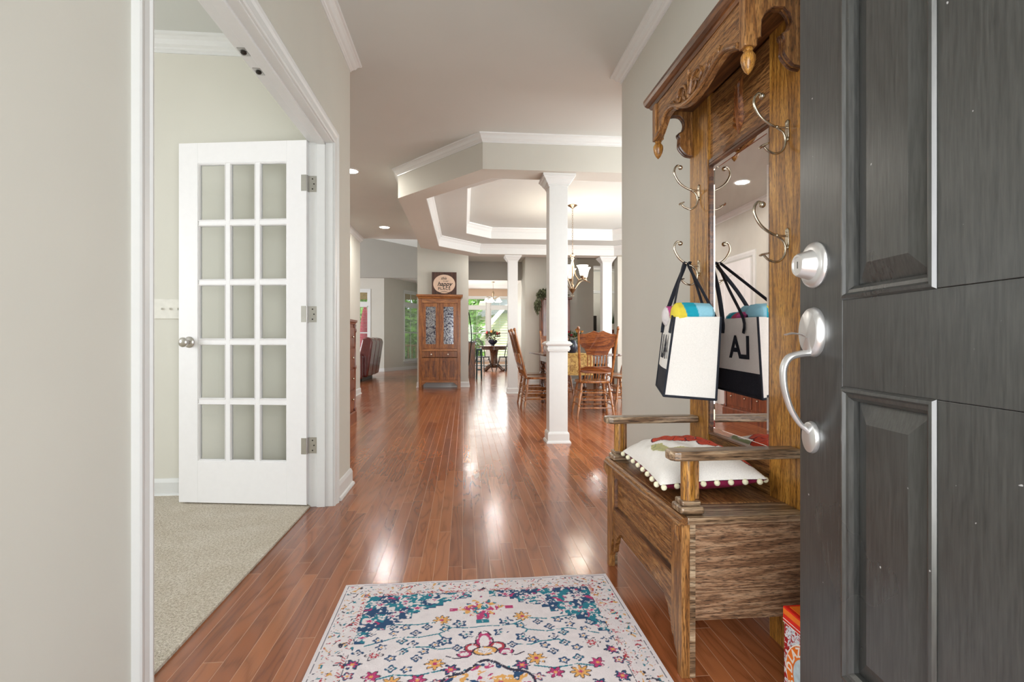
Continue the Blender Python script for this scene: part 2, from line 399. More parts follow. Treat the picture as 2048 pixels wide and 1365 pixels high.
def struct_root(name, loc=(0, 0, 0)):
    o = bpy.data.objects.new(name, None); C.objects.link(o); o.location = loc; o['kind'] = 'structure'; ORG[o.name] = Vector(loc); return o
def text_mesh(txt, size, depth=0.001, shear=0.0, bold=0.0, space=1.0):
    cu = bpy.data.curves.new('t', 'FONT'); cu.body = txt; cu.size = size; cu.extrude = depth; cu.align_x = 'CENTER'; cu.align_y = 'CENTER'
    cu.shear = shear; cu.offset = bold; cu.space_character = space
    o = bpy.data.objects.new('t', cu); C.objects.link(o)
    dg = bpy.context.evaluated_depsgraph_get(); me = bpy.data.meshes.new_from_object(o.evaluated_get(dg))
    mb = MB(); mb.add([v.co[:] for v in me.vertices], [tuple(p.vertices) for p in me.polygons])
    bpy.data.objects.remove(o); bpy.data.curves.remove(cu); bpy.data.meshes.remove(me)
    return mb
def set_cols(o, fn):
    me = o.data; n = len(me.vertices); co = np.zeros(n * 3); me.vertices.foreach_get('co', co); co = co.reshape(-1, 3)
    cols = np.ones((n, 4)); cols[:, :3] = fn(co)
    a = me.color_attributes.new('Col', 'FLOAT_COLOR', 'POINT'); a.data.foreach_set('color', cols.reshape(-1).astype(np.float32))
XY = lambda u, v, h: (u, v, h)

# ------------------------------------------------------------------ room shell
CEIL = 2.743
struct('floor', MB().box(-7, 5.2, -0.6, 21, -0.12, 0), 'floor')
struct('floor_carpet', MB().box(-4.2, -0.857, 0.05, 3.35, 0.0005, 0.010), 'carpet')

def wall(name, boxes, mat='wall'):
    mb = MB()
    for b_ in boxes: mb.box(*b_)
    return struct(name, mb, mat)
WL = -0.735
wall('wall_left', [(-0.855, WL, 0.05, 1.31, 0, CEIL), (-0.855, WL, 1.31, 3.07, 2.055, CEIL), (-0.855, WL, 3.07, 3.51, 0, CEIL), (-4.2, -0.86, 3.35, 3.51, 0, CEIL)])
# thin paint skins of the carpeted room, a lighter cream
wall('wall_office', [(-4.2, -0.8555, 3.344, 3.3495, 0, CEIL), (-0.8605, -0.8555, 0.05, 1.31, 0, CEIL), (-0.8605, -0.8555, 1.31, 3.07, 2.06, CEIL), (-0.8605, -0.8555, 3.07, 3.344, 0, CEIL),
     (-4.32, -4.2, -0.07, 0.7, 0, CEIL), (-4.32, -4.2, 2.5, 3.51, 0, CEIL), (-4.32, -4.2, 0.7, 2.5, 0, 0.75), (-4.32, -4.2, 0.7, 2.5, 2.25, CEIL)], 'office_wall')
wall('wall_right', [(1.065, 1.185, 0.17, 3.51, 0, CEIL), (1.185, 4.1, 3.39, 3.51, 0, CEIL)])
wall('wall_front', [(-4.3, -0.285, 0.03, 0.05, 0, CEIL), (-0.735, -0.285, 0.05, 0.13, 0, CEIL), (0.69, 1.185, 0.03, 0.165, 0, CEIL), (-0.285, 0.69, 0.03, 0.165, 2.1, CEIL)])
wall('wall_great_room_left', [(-1.95, -1.83, 3.515, 9.57, 0, CEIL), (-6.5, -1.955, 9.45, 9.57, 0, 4.6), (-1.955, -1.83, 9.45, 9.57, CEIL + 0.1, 4.4)])
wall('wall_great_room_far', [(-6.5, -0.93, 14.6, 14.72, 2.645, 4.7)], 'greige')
wall('wall_great_room_side', [(-6.62, -6.5, 9.45, 10.5, 0, 4.7), (-6.62, -6.5, 14.5, 16.4, 0, 4.7), (-6.62, -6.5, 10.5, 14.5, 0, 0.5), (-6.62, -6.5, 10.5, 14.5, 2.7, 4.7)])
wall('wall_pier', [(-0.93, 0.09, 10.75, 12.1, 0, 3.8)])
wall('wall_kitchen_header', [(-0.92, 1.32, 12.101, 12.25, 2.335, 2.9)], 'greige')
wall('wall_dining_far', [(1.32, 2.46, 11.4, 12.25, 0, CEIL), (2.46, 2.86, 11.55, 12.25, 0, CEIL), (2.86, 4.1, 11.55, 12.0, 2.6, CEIL)])
wall('wall_dining_stub', [(2.74, 4.1, 9.28, 9.50, 0, 2.44)])
wall('wall_dining_right', [(4.1, 4.22, 3.39, 13.6, 0, 3)])
wall('wall_pantry', [(1.9, 5.0, 13.6, 13.72, 0, 2.743)], 'office_wall')
wall('wall_kitchen_right', [(1.75, 1.87, 13.6, 18.8, 0, 2.775), (1.75, 1.87, 12.25, 13.6, 0, 2.775)])
wall('wall_kitchen_left', [(-1.05, -0.931, 12.1, 18.8, 0, 3.5)])
FW = 18.8
wins = [(0.10, 0.80), (0.92, 1.62)]
wall('wall_breakfast', [(-0.93, 0.10, FW, FW + 0.14, 0, 2.775), (0.80, 0.92, FW, FW + 0.14, 0, 2.775), (1.62, 1.87, FW, FW + 0.14, 0, 2.775), (0.10, 0.80, FW, FW + 0.14, 0, 0.30), (0.92, 1.62, FW, FW + 0.14, 0, 0.30), (0.10, 0.80, FW, FW + 0.14, 2.46, 2.775), (0.92, 1.62, FW, FW + 0.14, 2.46, 2.775), (0.10, 0.80, FW, FW + 0.14, 2.07, 2.18), (0.92, 1.62, FW, FW + 0.14, 2.07, 2.18)], 'peach')
# ceilings
mb = MB(); mb.box(-4.3, -0.80, -0.07, 3.51, CEIL, CEIL + 0.1)
mb.box(-0.80, 1.185, 0.03, 3.51, CEIL, CEIL + 0.1)
mb.box(-1.95, 4.22, 3.51, 4.65, CEIL, CEIL + 0.1)
mb.box(-1.95, -0.695, 4.65, 9.57, CEIL, CEIL + 0.1)
mb.prism([(-0.695, 4.65), (0.163, 4.65), (-0.695, 5.69)], 'xy', CEIL, CEIL + 0.1)
mb.box(-0.0, 4.22, 9.45, 12.25, CEIL, CEIL + 0.1)
mb.prism([(-0.695, 8.68), (0.11, 9.42), (0.11, 9.57), (-0.695, 9.57)], 'xy', CEIL, CEIL + 0.1)
struct('ceiling', mb, 'ceil')
mb = MB(); gz = lambda x: 3.238 - 0.19 * x
mb.add([(-6.6, 9.5, gz(-6.6)), (0.2, 9.5, gz(0.2)), (0.2, 14.72, gz(0.2)), (-6.6, 14.72, gz(-6.6)), (-6.6, 9.5, gz(-6.6) + 0.1), (0.2, 9.5, gz(0.2) + 0.1), (0.2, 14.72, gz(0.2) + 0.1), (-6.6, 14.72, gz(-6.6) + 0.1)],
       [(0, 1, 2, 3), (7, 6, 5, 4), (0, 4, 5, 1), (1, 5, 6, 2), (2, 6, 7, 3), (3, 7, 4, 0)])
mb.box(-1.95, 0.2, 9.575, 9.6, CEIL + 0.02, 3.7); mb.box(0.15, 0.2, 9.5, 12.2, CEIL + 0.05, 3.3)
struct('ceiling_great_room', mb, 'ceil')
struct('entry_sun_block', MB().box(-3, 3, -3.5, 0.03, 2.6, 2.7), 'white_ceil')  # unseen slab added to keep the sun out of the doorway
struct('floor_porch', MB().box(-3, 3, -3.5, -0.6, -0.15, -0.03), 'siding')
struct('ceiling_bay', MB().box(-6.6, -0.93, 14.725, 20, 2.88, 2.98), 'white_ceil')
struct('ceiling_kitchen', MB().box(-0.93, 5.0, 12.25, FW + 0.14, 2.775, 2.875), 'white_ceil')
# dining tray beam: octagonal ring
AX = 1.46
def octo(l, nx, ny0, ny1, fy0, fy1, fx):   # left x, near-corner x, y's mirrored about AX
    L = [(nx, ny0), (l, ny1), (l, fy1), (fx, fy0)]
    return L, [(2 * AX - x, y) for x, y in reversed(L)]
def ring(l, nx, ny0, ny1, fy0, fy1, fx):
    a, b_ = octo(l, nx, ny0, ny1, fy0, fy1, fx); return a + b_    # clockwise seen from above (near-left, left, far, right)
OUT = ring(-0.695, 0.163, 4.65, 5.69, 9.45, 8.68, 0.11)
INN = ring(-0.403, 0.254, 4.915, 5.68, 9.20, 8.50, 0.27)
TR2 = ring(0.03, 0.44, 5.42, 5.86, 8.69, 8.29, 0.44)
def ringsolid(o, i, z0, z1):
    n = len(o); mb = MB()
    vs = [(x, y, z0) for x, y in o] + [(x, y, z0) for x, y in i] + [(x, y, z1) for x, y in o] + [(x, y, z1) for x, y in i]
    fs = []
    for k in range(n):
        k2 = (k + 1) % n
        fs += [(k, k2, n + k2, n + k), (2 * n + k, 3 * n + k, 3 * n + k2, 2 * n + k2), (k, 2 * n + k, 2 * n + k2, k2), (n + k, n + k2, 3 * n + k2, 3 * n + k)]
    return mb.add(vs, fs)
struct('trim_tray_beam', ringsolid(OUT, INN, 2.44, CEIL + 0.02), 'wall')
struct('ceiling_tray_ledge', ringsolid(ring(-0.42, 0.24, 4.9, 5.69, 9.22, 8.52, 0.26), TR2, 2.61, 2.79), 'ceil')
struct('ceiling_tray_centre', MB().box(-0.1, 3.0, 5.3, 8.9, 2.79, 2.85), 'ceil')

CROWN = [(0, 0), (0.065, 0), (0.062, -0.010), (0.052, -0.014), (0.040, -0.024), (0.030, -0.042), (0.018, -0.050), (0.014, -0.056), (0.008, -0.060), (0.006, -0.070), (0, -0.070)]
def crown(name, path, z, sc=1.0, closed=False, side=1, mat='trim', parent=None):
    mb = MB(); mb.sweep(path, [(o * sc * side, h * sc + z) for o, h in CROWN], XY, closed)
    return struct(name, mb, mat, parent)
def flip(p): return list(reversed(p))
crown('trim_crown_hall_left', [(WL, 0.13), (WL, 3.51), (-1.83, 3.51), (-1.83, 9.57), (-3.0, 9.57)], CEIL, side=-1)
crown('trim_crown_hall_right', [(1.065, 0.165), (1.065, 3.51), (4.1, 3.51)], CEIL, side=1)
crown('trim_crown_beam', OUT, CEIL, closed=True, side=1)
crown('trim_crown_office', [(-4.2, 3.344), (-0.8605, 3.344)], CEIL, sc=1.3, side=-1)
mb = MB(); mb.sweep(INN, [(0, 2.441), (-0.008, 2.441), (-0.008, 2.545), (-0.014, 2.552), (-0.022, 2.565), (-0.034, 2.585), (-0.05, 2.597), (-0.055, 2.609), (0, 2.609)], XY, True)
struct('trim_tray_lower', mb, 'trim')
mb = MB(); mb.sweep(TR2, [(0, 2.611), (-0.008, 2.611), (-0.008, 2.715), (-0.014, 2.722), (-0.022, 2.735), (-0.034, 2.757), (-0.05, 2.772), (-0.055, 2.789), (0, 2.789)], XY, True)
struct('trim_tray_upper', mb, 'trim')
# baseboards
BB = [(0, 0), (0.026, 0), (0.026, 0.006), (0.022, 0.016), (0.014, 0.021), (0.014, 0.085), (0.010, 0.095), (0.006, 0.105), (0.0, 0.108)]
def base(name, path, side=1):
    mb = MB(); mb.sweep(path, [(o * side, h) for o, h in BB], XY); return struct(name, mb, 'trim')
base('baseboard_hall_left_near', [(WL, 0.13), (WL, 1.24)], -1)
base('baseboard_hall_left', [(WL, 3.155), (WL, 3.51), (-1.83, 3.51), (-1.83, 6.56)], -1)
base('baseboard_great_room_left', [(-1.83, 7.6), (-1.83, 9.57), (-4, 9.57)], -1)
base('baseboard_right', [(1.065, 0.2), (1.065, 3.51), (4.1, 3.51)], 1)
base('baseboard_office', [(-4.2, 3.344), (-0.861, 3.344)], -1)
base('baseboard_pier', [(-0.93, 12), (-0.93, 10.75), (0.09, 10.75), (0.09, 12.1)], -1)
base('baseboard_dining', [(1.32, 12.2), (1.32, 11.4), (2.46, 11.4)], -1)
base('baseboard_kitchen', [(-0.9, FW), (1.75, FW), (1.75, 12.3)], -1)
# great room bay walls with windows
def pane_win(root, P0, P1, z0, z1, ztr, sill=True, blind=True, muntin=3):
    """window built between ground points P0,P1 (2D), interior to the right-hand side n"""
    P0 = Vector(P0); P1 = Vector(P1); d = (P1 - P0); L = d.length; d.normalize(); n = Vector((d.y, -d.x))
    T = Matrix(((d.x, n.x, 0, P0.x), (d.y, n.y, 0, P0.y), (0, 0, 1, 0), (0, 0, 0, 1)))
    f = MB(); w = 0.045
    for a, b_ in ((z0, ztr - 0.03), (ztr + 0.03, z1)):
        f.box(0, w, -0.08, -0.02, a, b_, T); f.box(L - w, L, -0.08, -0.02, a, b_, T); f.box(w, L - w, -0.08, -0.02, a, a + w, T); f.box(w, L - w, -0.08, -0.02, b_ - w, b_, T)
    f.box(0, L, -0.09, 0.006, ztr - 0.057, ztr + 0.057, T); f.box(w, L - w, -0.075, -0.03, (z0 + ztr) / 2 - 0.02, (z0 + ztr) / 2 + 0.02, T)
    for k in range(1, muntin): f.box(w + (L - 2 * w) * k / muntin - 0.006, w + (L - 2 * w) * k / muntin + 0.006, -0.062, -0.05, z0, z1, T)
    f.build('window_frame', 'trim', root)
    MB().box(0.01, L - 0.01, -0.056, -0.052, z0 + 0.01, z1 - 0.01, T).build('glass', 'glass', root)
    c = MB(); cw = 0.06
    c.box(-cw, 0, 0, 0.018, z0 - 0.02, z1 + cw, T); c.box(L, L + cw, 0, 0.018, z0 - 0.02, z1 + cw, T); c.box(0, L, 0, 0.018, z1, z1 + cw, T)
    c.box(-cw - 0.02, L + cw + 0.02, -0.02, 0.05, z0 - 0.04, z0 - 0.015, T); c.box(-cw, L + cw, 0, 0.014, z0 - 0.1, z0 - 0.04, T)
    c.build('casing', 'trim', root)
    if blind:
        s = MB(); z = z0 + 0.05; k = 0
        while z < ztr - 0.09:
            s.add([T @ Vector(p) for p in ((0.05, -0.03, z), (L - 0.05, -0.03, z), (L - 0.05, 0.012, z + 0.004), (0.05, 0.012, z + 0.004), (0.05, -0.03, z + 0.002), (L - 0.05, -0.03, z + 0.002), (L - 0.05, 0.012, z + 0.006), (0.05, 0.012, z + 0.006))],
                  [(0, 1, 2, 3), (7, 6, 5, 4), (0, 4, 5, 1), (1, 5, 6, 2), (2, 6, 7, 3), (3, 7, 4, 0)]); z += 0.045; k += 1
        s.box(0.045, L - 0.045, -0.03, 0.015, ztr - 0.09, ztr - 0.045, T)
        s.build('blind', 'trim', root)
def wallseg(name, P0, P1, z1, holes, mat='wall', th=0.14):
    P0 = Vector(P0); P1 = Vector(P1); d = (P1 - P0); L = d.length; d.normalize(); n = Vector((d.y, -d.x))
    T = Matrix(((d.x, n.x, 0, P0.x), (d.y, n.y, 0, P0.y), (0, 0, 1, 0), (0, 0, 0, 1)))
    mb = MB(); u = 0
    for a, b_, za, zb in holes:
        mb.box(u, a, -th, 0, 0, z1, T); mb.box(a, b_, -th, 0, 0, za, T); mb.box(a, b_, -th, 0, zb, z1, T); u = b_
    mb.box(u, L, -th, 0, 0, z1, T); o = struct(name, mb, mat)
    bb = MB(); bb.box(0, L, 0, 0.014, 0, 0.10, T); struct('baseboard_' + name[5:], bb, 'trim')
    return [(P0 + d * a, P0 + d * b_) for a, b_, _, _ in holes]
h = wallseg('wall_bay_centre', (-6.5, 16.4), (-2.42, 16.4), 2.9, [(0.6, 1.5, 0.30, 2.47), (2.72, 3.62, 0.30, 2.45)])
for k, (a, b_) in enumerate(h):
    r_ = struct_root('window_%d' % (k + 1), (a.x, a.y, 0)); pane_win(r_, a, b_, 0.30, 2.45, 2.05)
dd = Vector((0.5, 1)).normalized()
h = wallseg('wall_bay_right', (-2.42, 16.4), (-2.42 + 0.5 * 3.2, 16.4 + 3.2), 2.9, [(1.12, 2.45, 0.30, 2.52)])
r_ = struct_root('window_3', (h[0][0].x, h[0][0].y, 0)); pane_win(r_, h[0][0], h[0][1], 0.30, 2.52, 2.12)
for k, (a, b_) in enumerate(wins):
    r_ = struct_root('window_%d' % (k + 4), (a, FW, 0)); pane_win(r_, (a, FW), (b_, FW), 0.30, 2.46, 2.125, muntin=2)

# ------------------------------------------------------------------ office opening casing, jamb, leaf
Y0, Y1, ZT = 1.31, 3.07, 2.055
def casing_path(side_x, sgn, name):
    prof = [(0, 0), (0.0, 0.010), (0.010, 0.013), (0.018, 0.010), (0.040, 0.012), (0.052, 0.017), (0.064, 0.020), (0.070, 0.018), (0.070, 0)]
    mb = MB(); mb.sweep([(Y0 + 0.006, 0), (Y0 + 0.006, ZT - 0.006), (Y1 - 0.006, ZT - 0.006), (Y1 - 0.006, 0)], prof, lambda u, v, h: (side_x + sgn * h, u, v))
    return mb
tr = struct_root('trim_office_doorway', (WL, 2.2, 0))
casing_path(WL, 1, 'c').build('casing', 'trim', tr)
casing_path(-0.861, -1, 'c').build('casing', 'trim', tr)
j = MB()
j.box(-0.862, WL + 0.001, Y0 - 0.002, Y0 + 0.012, 0, ZT); j.box(-0.862, WL + 0.001, Y1 - 0.012, Y1 + 0.002, 0, ZT); j.box(-0.862, WL + 0.001, Y0, Y1, ZT - 0.012, ZT + 0.002)
j.box(-0.820, -0.775, Y0, Y0 + 0.022, 0, ZT - 0.012); j.box(-0.820, -0.775, Y1 - 0.022, Y1, 0, ZT - 0.012); j.box(-0.820, -0.775, Y0, Y1, ZT - 0.024, ZT)
j.build('jamb', 'trim', tr, bevel=0.0015)
for yy in (2.12, 2.27):
    c = MB(); c.box(-0.858, -0.828, yy - 0.028, yy + 0.028, ZT - 0.0155, ZT - 0.0118); o = c.build('ball_catch', 'hinge', tr, label='small steel ball catch plate')
    MB().lathe([(0.010, 0), (0.012, -0.003), (0.008, -0.008), (0.001, -0.010)], (-0.843, yy, ZT - 0.015), 14).build('ball', 'dark_metal', o)
# french door leaf, opened into the carpeted room
lp0 = Vector((-0.872, 3.035)); lp1 = Vector((-1.607, 3.155)); ld = (lp1 - lp0); LW = ld.length; ld.normalize(); ln = Vector((-ld.y, ld.x))
if ln.y > 0: ln = -ln   # faces the camera
TL = Matrix(((ld.x, ln.x, 0, lp0.x), (ld.y, ln.y, 0, lp0.y), (0, 0, 1, 0.018), (0, 0, 0, 1)))
dr = struct_root('door_1', (lp0.x, lp0.y, 0)); dr['label'] = 'white fifteen pane french door leaf standing open over beige carpet'
fr = MB(); st = 0.112; LH = 2.03
zb, zt = 0.235, LH - 0.115
fr.box(0, st, -0.035, 0, 0, LH, TL); fr.box(LW - st, LW, -0.035, 0, 0, LH, TL); fr.box(st, LW - st, -0.035, 0, 0, zb, TL); fr.box(st, LW - st, -0.035, 0, zt, LH, TL)
iw = LW - 2 * st; ih = zt - zb; mw = 0.022
for k in (1, 2): fr.box(st + iw * k / 3 - mw / 2, st + iw * k / 3 + mw / 2, -0.031, -0.004, zb, zt, TL)
for k in range(1, 5): fr.box(st, LW - st, -0.030, -0.005, zb + ih * k / 5 - mw / 2, zb + ih * k / 5 + mw / 2, TL)
fr.build('door_frame', 'door_white', dr, bevel=0.0012)
bead = MB()
for i in range(3):
    for k in range(5):
        x0 = st + iw * i / 3 + (mw / 2 if i else 0); x1 = st + iw * (i + 1) / 3 - (mw / 2 if i < 2 else 0)
        z0 = zb + ih * k / 5 + (mw / 2 if k else 0); z1 = zb + ih * (k + 1) / 5 - (mw / 2 if k < 4 else 0)
        for hh, s_ in ((-0.0035, 1), (-0.0315, -1)):
            bead.sweep([(x0, z0), (x1, z0), (x1, z1), (x0, z1)], [(0, hh), (0.004, hh + s_ * 0.002), (0.008, hh - s_ * 0.004), (0.009, hh - s_ * 0.011), (0, hh - s_ * 0.011)], lambda u, v, h: tuple(TL @ Vector((u, h, v))), True)
        MB().box(x0 + 0.004, x1 - 0.004, -0.019, -0.016, z0 + 0.004, z1 - 0.004, TL).build('pane', 'glass', dr)
bead.build('glazing_bead', 'door_white', dr)
kn = MB()
kprof = [(0.030, 0), (0.032, 0.003), (0.028, 0.008), (0.014, 0.012), (0.012, 0.026), (0.020, 0.034), (0.027, 0.044), (0.027, 0.054), (0.020, 0.062), (0.001, 0.066)]
kc = TL @ Vector((LW - 0.062, 0, 0.905))
kn.lathe(kprof, (0, 0, 0), 24, 'z')
rotk = Matrix.Translation(kc) @ Vector((ln.x, ln.y, 0)).to_track_quat('Z', 'Y').to_matrix().to_4x4()
kn.xf(rotk); kn.build('door_knob', 'nickel', dr)
for z in (0.345, 1.08, 1.81):
    hg = MB(); hg.box(-0.872, -0.822, 3.0565, 3.0595, z - 0.045, z + 0.045); hg.box(0, 0.03, -0.002, 0.002, z - 0.063, z + 0.027, TL @ Matrix.Translation((0, 0, 0)))
    hg.tube([(-0.873, 3.046, z - 0.046), (-0.873, 3.046, z + 0.046)], 0.0065, 12)
    o = hg.build('hinge', 'hinge', dr)
    sc = MB()
    for zz in (-0.028, 0, 0.028): sc.lathe([(0.004, 0), (0.004, -0.002)], (-0.845 + 0.008 * (zz == 0), 3.0565, z + zz), 10, 'y')
    sc.build('screw', 'dark_metal', o)
# light switch plate
o = MB().box(-1.84, -1.668, 3.335, 3.344, 1.062, 1.182).build('light_switch', 'white_plastic', bevel=0.003)
tag(o, 'cream three gang light switch plate behind the french door', 'light switch')
for k in range(3):
    x = -1.795 + k * 0.046; MB().box(x - 0.004, x + 0.004, 3.322, 3.336, 1.116, 1.128).build('toggle', 'white_plastic', o)
# outlet on the great room wall
o = MB().box(-1.83, -1.824, 8.55, 8.62, 0.28, 0.40).build('wall_outlet', 'white_plastic', bevel=0.002)
tag(o, 'white wall outlet low on the wall beyond the dresser', 'outlet')
for z in (0.315, 0.365): MB().box(-1.825, -1.822, 8.57, 8.60, z - 0.012, z + 0.012).build('socket', 'trim', o)

# arched two-panel closet door on the great-room left wall (seen in the mirror)
cd = struct_root('door_3', (-1.83, 7.07, 0))
MB().box(-1.828, -1.80, 6.66, 7.48, 0.01, 2.03).build('door_leaf', 'door_white', cd, bevel=0.002)
mb = MB(); mp = lambda u, v, h: (-1.80 + h, u, v)
arch = [(6.78, 1.0), (7.36, 1.0), (7.36, 1.72)] + [(7.07 + 0.29 * math.cos(t), 1.72 + 0.16 * math.sin(t)) for t in [PI * k / 12 for k in range(1, 12)]] + [(6.78, 1.72)]
mb.sweep(arch, [(0, 0), (0.006, 0.008), (0.018, 0.006), (0.026, 0)], mp, True)
mb.sweep([(6.78, 0.22), (7.36, 0.22), (7.36, 0.86), (6.78, 0.86)], [(0, 0), (0.006, 0.008), (0.018, 0.006), (0.026, 0)], mp, True)
mb.build('panel_moulding', 'door_white', cd)
mb = MB(); mb.sweep([(6.64, 0), (6.64, 2.05), (7.50, 2.05), (7.50, 0)], [(0, 0), (0.01, 0.014), (0.05, 0.018), (0.075, 0.016), (0.075, 0)], lambda u, v, h: (-1.83 + h, u, v)); mb.build('casing', 'trim', cd)
MB().lathe([(0.028, 0), (0.012, 0.01), (0.012, 0.03), (0.026, 0.045), (0.02, 0.06), (0.001, 0.064)], (-1.80, 7.41, 0.93), 16, 'x').build('door_knob', 'nickel', cd)

# ------------------------------------------------------------------ front door (black, opened against the right wall)
F0 = Vector((0.72, 1.08)); dv = Vector((-math.sin(R(6)), -math.cos(R(6)))); nv = Vector((-math.cos(R(6)), math.sin(R(6))))  # u runs to the hinge, n towards the hall
TD = Matrix(((dv.x, nv.x, 0, F0.x), (dv.y, nv.y, 0, F0.y), (0, 0, 1, 0), (0, 0, 0, 1)))
DW = 0.915
fd = struct_root('door_2', (F0.x, F0.y, 0)); fd['label'] = 'black panelled front door opened inward at the right'
ps = [(0.150, 0.374), (0.541, 0.765)]; pz = [(0.30, 0.845), (1.006, 1.62), (1.72, 1.94)]
mb = MB(); DT = 0.045; rec = 0.012
def dbox(u0, u1, z0, z1): mb.box(u0, u1, -DT, 0, z0, z1, TD)
us = [0, 0.150, 0.374, 0.541, 0.765, DW]; zs = [0.012, 0.30, 0.845, 1.006, 1.62, 1.72, 1.94, 2.045]
dbox(0, 0.1495, 0.012, 2.045); dbox(0.765, DW, 0.012, 2.045)
for a, b_ in ((0.012, 0.30), (0.845, 1.006), (1.62, 1.72), (1.94, 2.045)): dbox(0.1502, 0.765, a, b_)
for a, b_ in pz: dbox(0.3745, 0.5405, a + 0.0006, b_ - 0.0006)
mb.build('door_slab', 'black_door', fd, bevel=0.0009)
for (u0, u1) in ps:
    for (z0, z1) in pz:
        pm = MB(); mpd = lambda u, v, h: tuple(TD @ Vector((u, h, v)))
        pm.sweep([(u0, z0), (u1, z0), (u1, z1), (u0, z1)], [(0, 0.0), (0.003, 0.005), (0.008, 0.006), (0.012, 0.001), (0.018, 0.0), (0.024, -0.006), (0.024, -0.02), (0, -0.02)], mpd, True)
        pm.build('panel_moulding', 'black_door', fd)
        pp = MB(); a = 0.024; b2 = 0.062
        vs = [(u0 + a, -0.016, z0 + a), (u1 - a, -0.016, z0 + a), (u1 - a, -0.016, z1 - a), (u0 + a, -0.016, z1 - a), (u0 + b2, -0.004, z0 + b2), (u1 - b2, -0.004, z0 + b2), (u1 - b2, -0.004, z1 - b2), (u0 + b2, -0.004, z1 - b2)]
        vs = [TD @ Vector(p) for p in vs] + [TD @ Vector((p[0], -0.035, p[2])) for p in vs[:4]]
        pp.add(vs, [(4, 5, 6, 7), (0, 1, 5, 4), (1, 2, 6, 5), (2, 3, 7, 6), (3, 0, 4, 7), (8, 9, 10, 11), (0, 8, 9, 1), (1, 9, 10, 2), (2, 10, 11, 3), (3, 11, 8, 0)])
        pp.build('raised_panel', 'black_door', fd, bevel=0.0015)
def onface(mb_, u, z, T0=TD):   # lathe along door normal
    return mb_.xf(Matrix.Translation(T0 @ Vector((u, 0, z))) @ Vector((nv.x, nv.y, 0)).to_track_quat('Z', 'Y').to_matrix().to_4x4())
o = onface(MB().lathe([(0.046, 0), (0.047, 0.003), (0.045, 0.008), (0.040, 0.011), (0.031, 0.012), (0.0295, 0.014), (0.024, 0.034), (0.021, 0.038), (0.017, 0.038), (0.016, 0.036), (0.0005, 0.036)], (0, 0, 0), 40), 0.059, 1.085).build('deadbolt', 'lockset', fd)
k_ = MB(); k_.box(-0.0012, 0.0012, -0.007, 0.007, 0.0, 0.0365); onface(k_, 0.059, 1.085); k_.build('keyway', 'dark_metal', o)
hs = MB().lathe([(0.001, 0), (0.050, 0), (0.051, 0.004), (0.0485, 0.012), (0.042, 0.017), (0.001, 0.018)], (0, 0, 0), 40)
for i, p in enumerate(hs.v): hs.v[i] = (p[0] * 0.78, p[1], p[2])
q = Matrix.Translation(TD @ Vector((0.059, 0, 0.948))) @ Matrix(((dv.x, 0, nv.x, 0), (dv.y, 0, nv.y, 0), (0, 1, 0, 0), (0, 0, 0, 1)))
hs.xf(q); o = hs.build('handle_set', 'lockset', fd)
gp_ = [(0.059, 0.012, 0.905), (0.058, 0.032, 0.903), (0.057, 0.052, 0.896), (0.056, 0.062, 0.878), (0.055, 0.063, 0.855), (0.053, 0.058, 0.825), (0.052, 0.046, 0.79), (0.050, 0.028, 0.762), (0.050, 0.014, 0.748), (0.050, 0.008, 0.742)]
from mathutils.geometry import interpolate_bezier
def smoothpath(pts, k=4):
    P = [Vector(p) for p in pts]; out = []
    for i in range(len(P) - 1):
        p0 = P[max(i - 1, 0)]; p1 = P[i]; p2 = P[i + 1]; p3 = P[min(i + 2, len(P) - 1)]
        for j_ in range(k):
            t = j_ / k; out.append(0.5 * ((2 * p1) + (-p0 + p2) * t + (2 * p0 - 5 * p1 + 4 * p2 - p3) * t * t + (-p0 + 3 * p1 - 3 * p2 + p3) * t ** 3))
    out.append(P[-1]); return out
sp_ = smoothpath(gp_); rr_ = [0.009 - 0.003 * abs(i / (len(sp_) - 1) - 0.2) / 0.8 for i in range(len(sp_))]
MB().tube([TD @ p for p in sp_], rr_, 12, flat=(1.25, 0.8)).build('grip', 'lockset', o)
th_ = MB(); th_.tube([TD @ Vector(p) for p in ((0.059, 0.015, 0.936), (0.059, 0.03, 0.944), (0.059, 0.048, 0.946), (0.059, 0.060, 0.943))], [0.004, 0.005, 0.009, 0.007], 10, flat=(1.3, 0.25)); th_.build('thumb_latch', 'lockset', o)
ls = MB().lathe([(0.001, 0), (0.032, 0), (0.033, 0.003), (0.031, 0.009), (0.026, 0.011), (0.001, 0.011)], (0, 0, 0), 32)
for i, p in enumerate(ls.v): ls.v[i] = (p[0] * 0.85, p[1], p[2])
ls.xf(Matrix.Translation(TD @ Vector((0.050, 0, 0.732))) @ Matrix(((dv.x, 0, nv.x, 0), (dv.y, 0, nv.y, 0), (0, 1, 0, 0), (0, 0, 0, 1)))); ls.build('lower_mount', 'lockset', o)

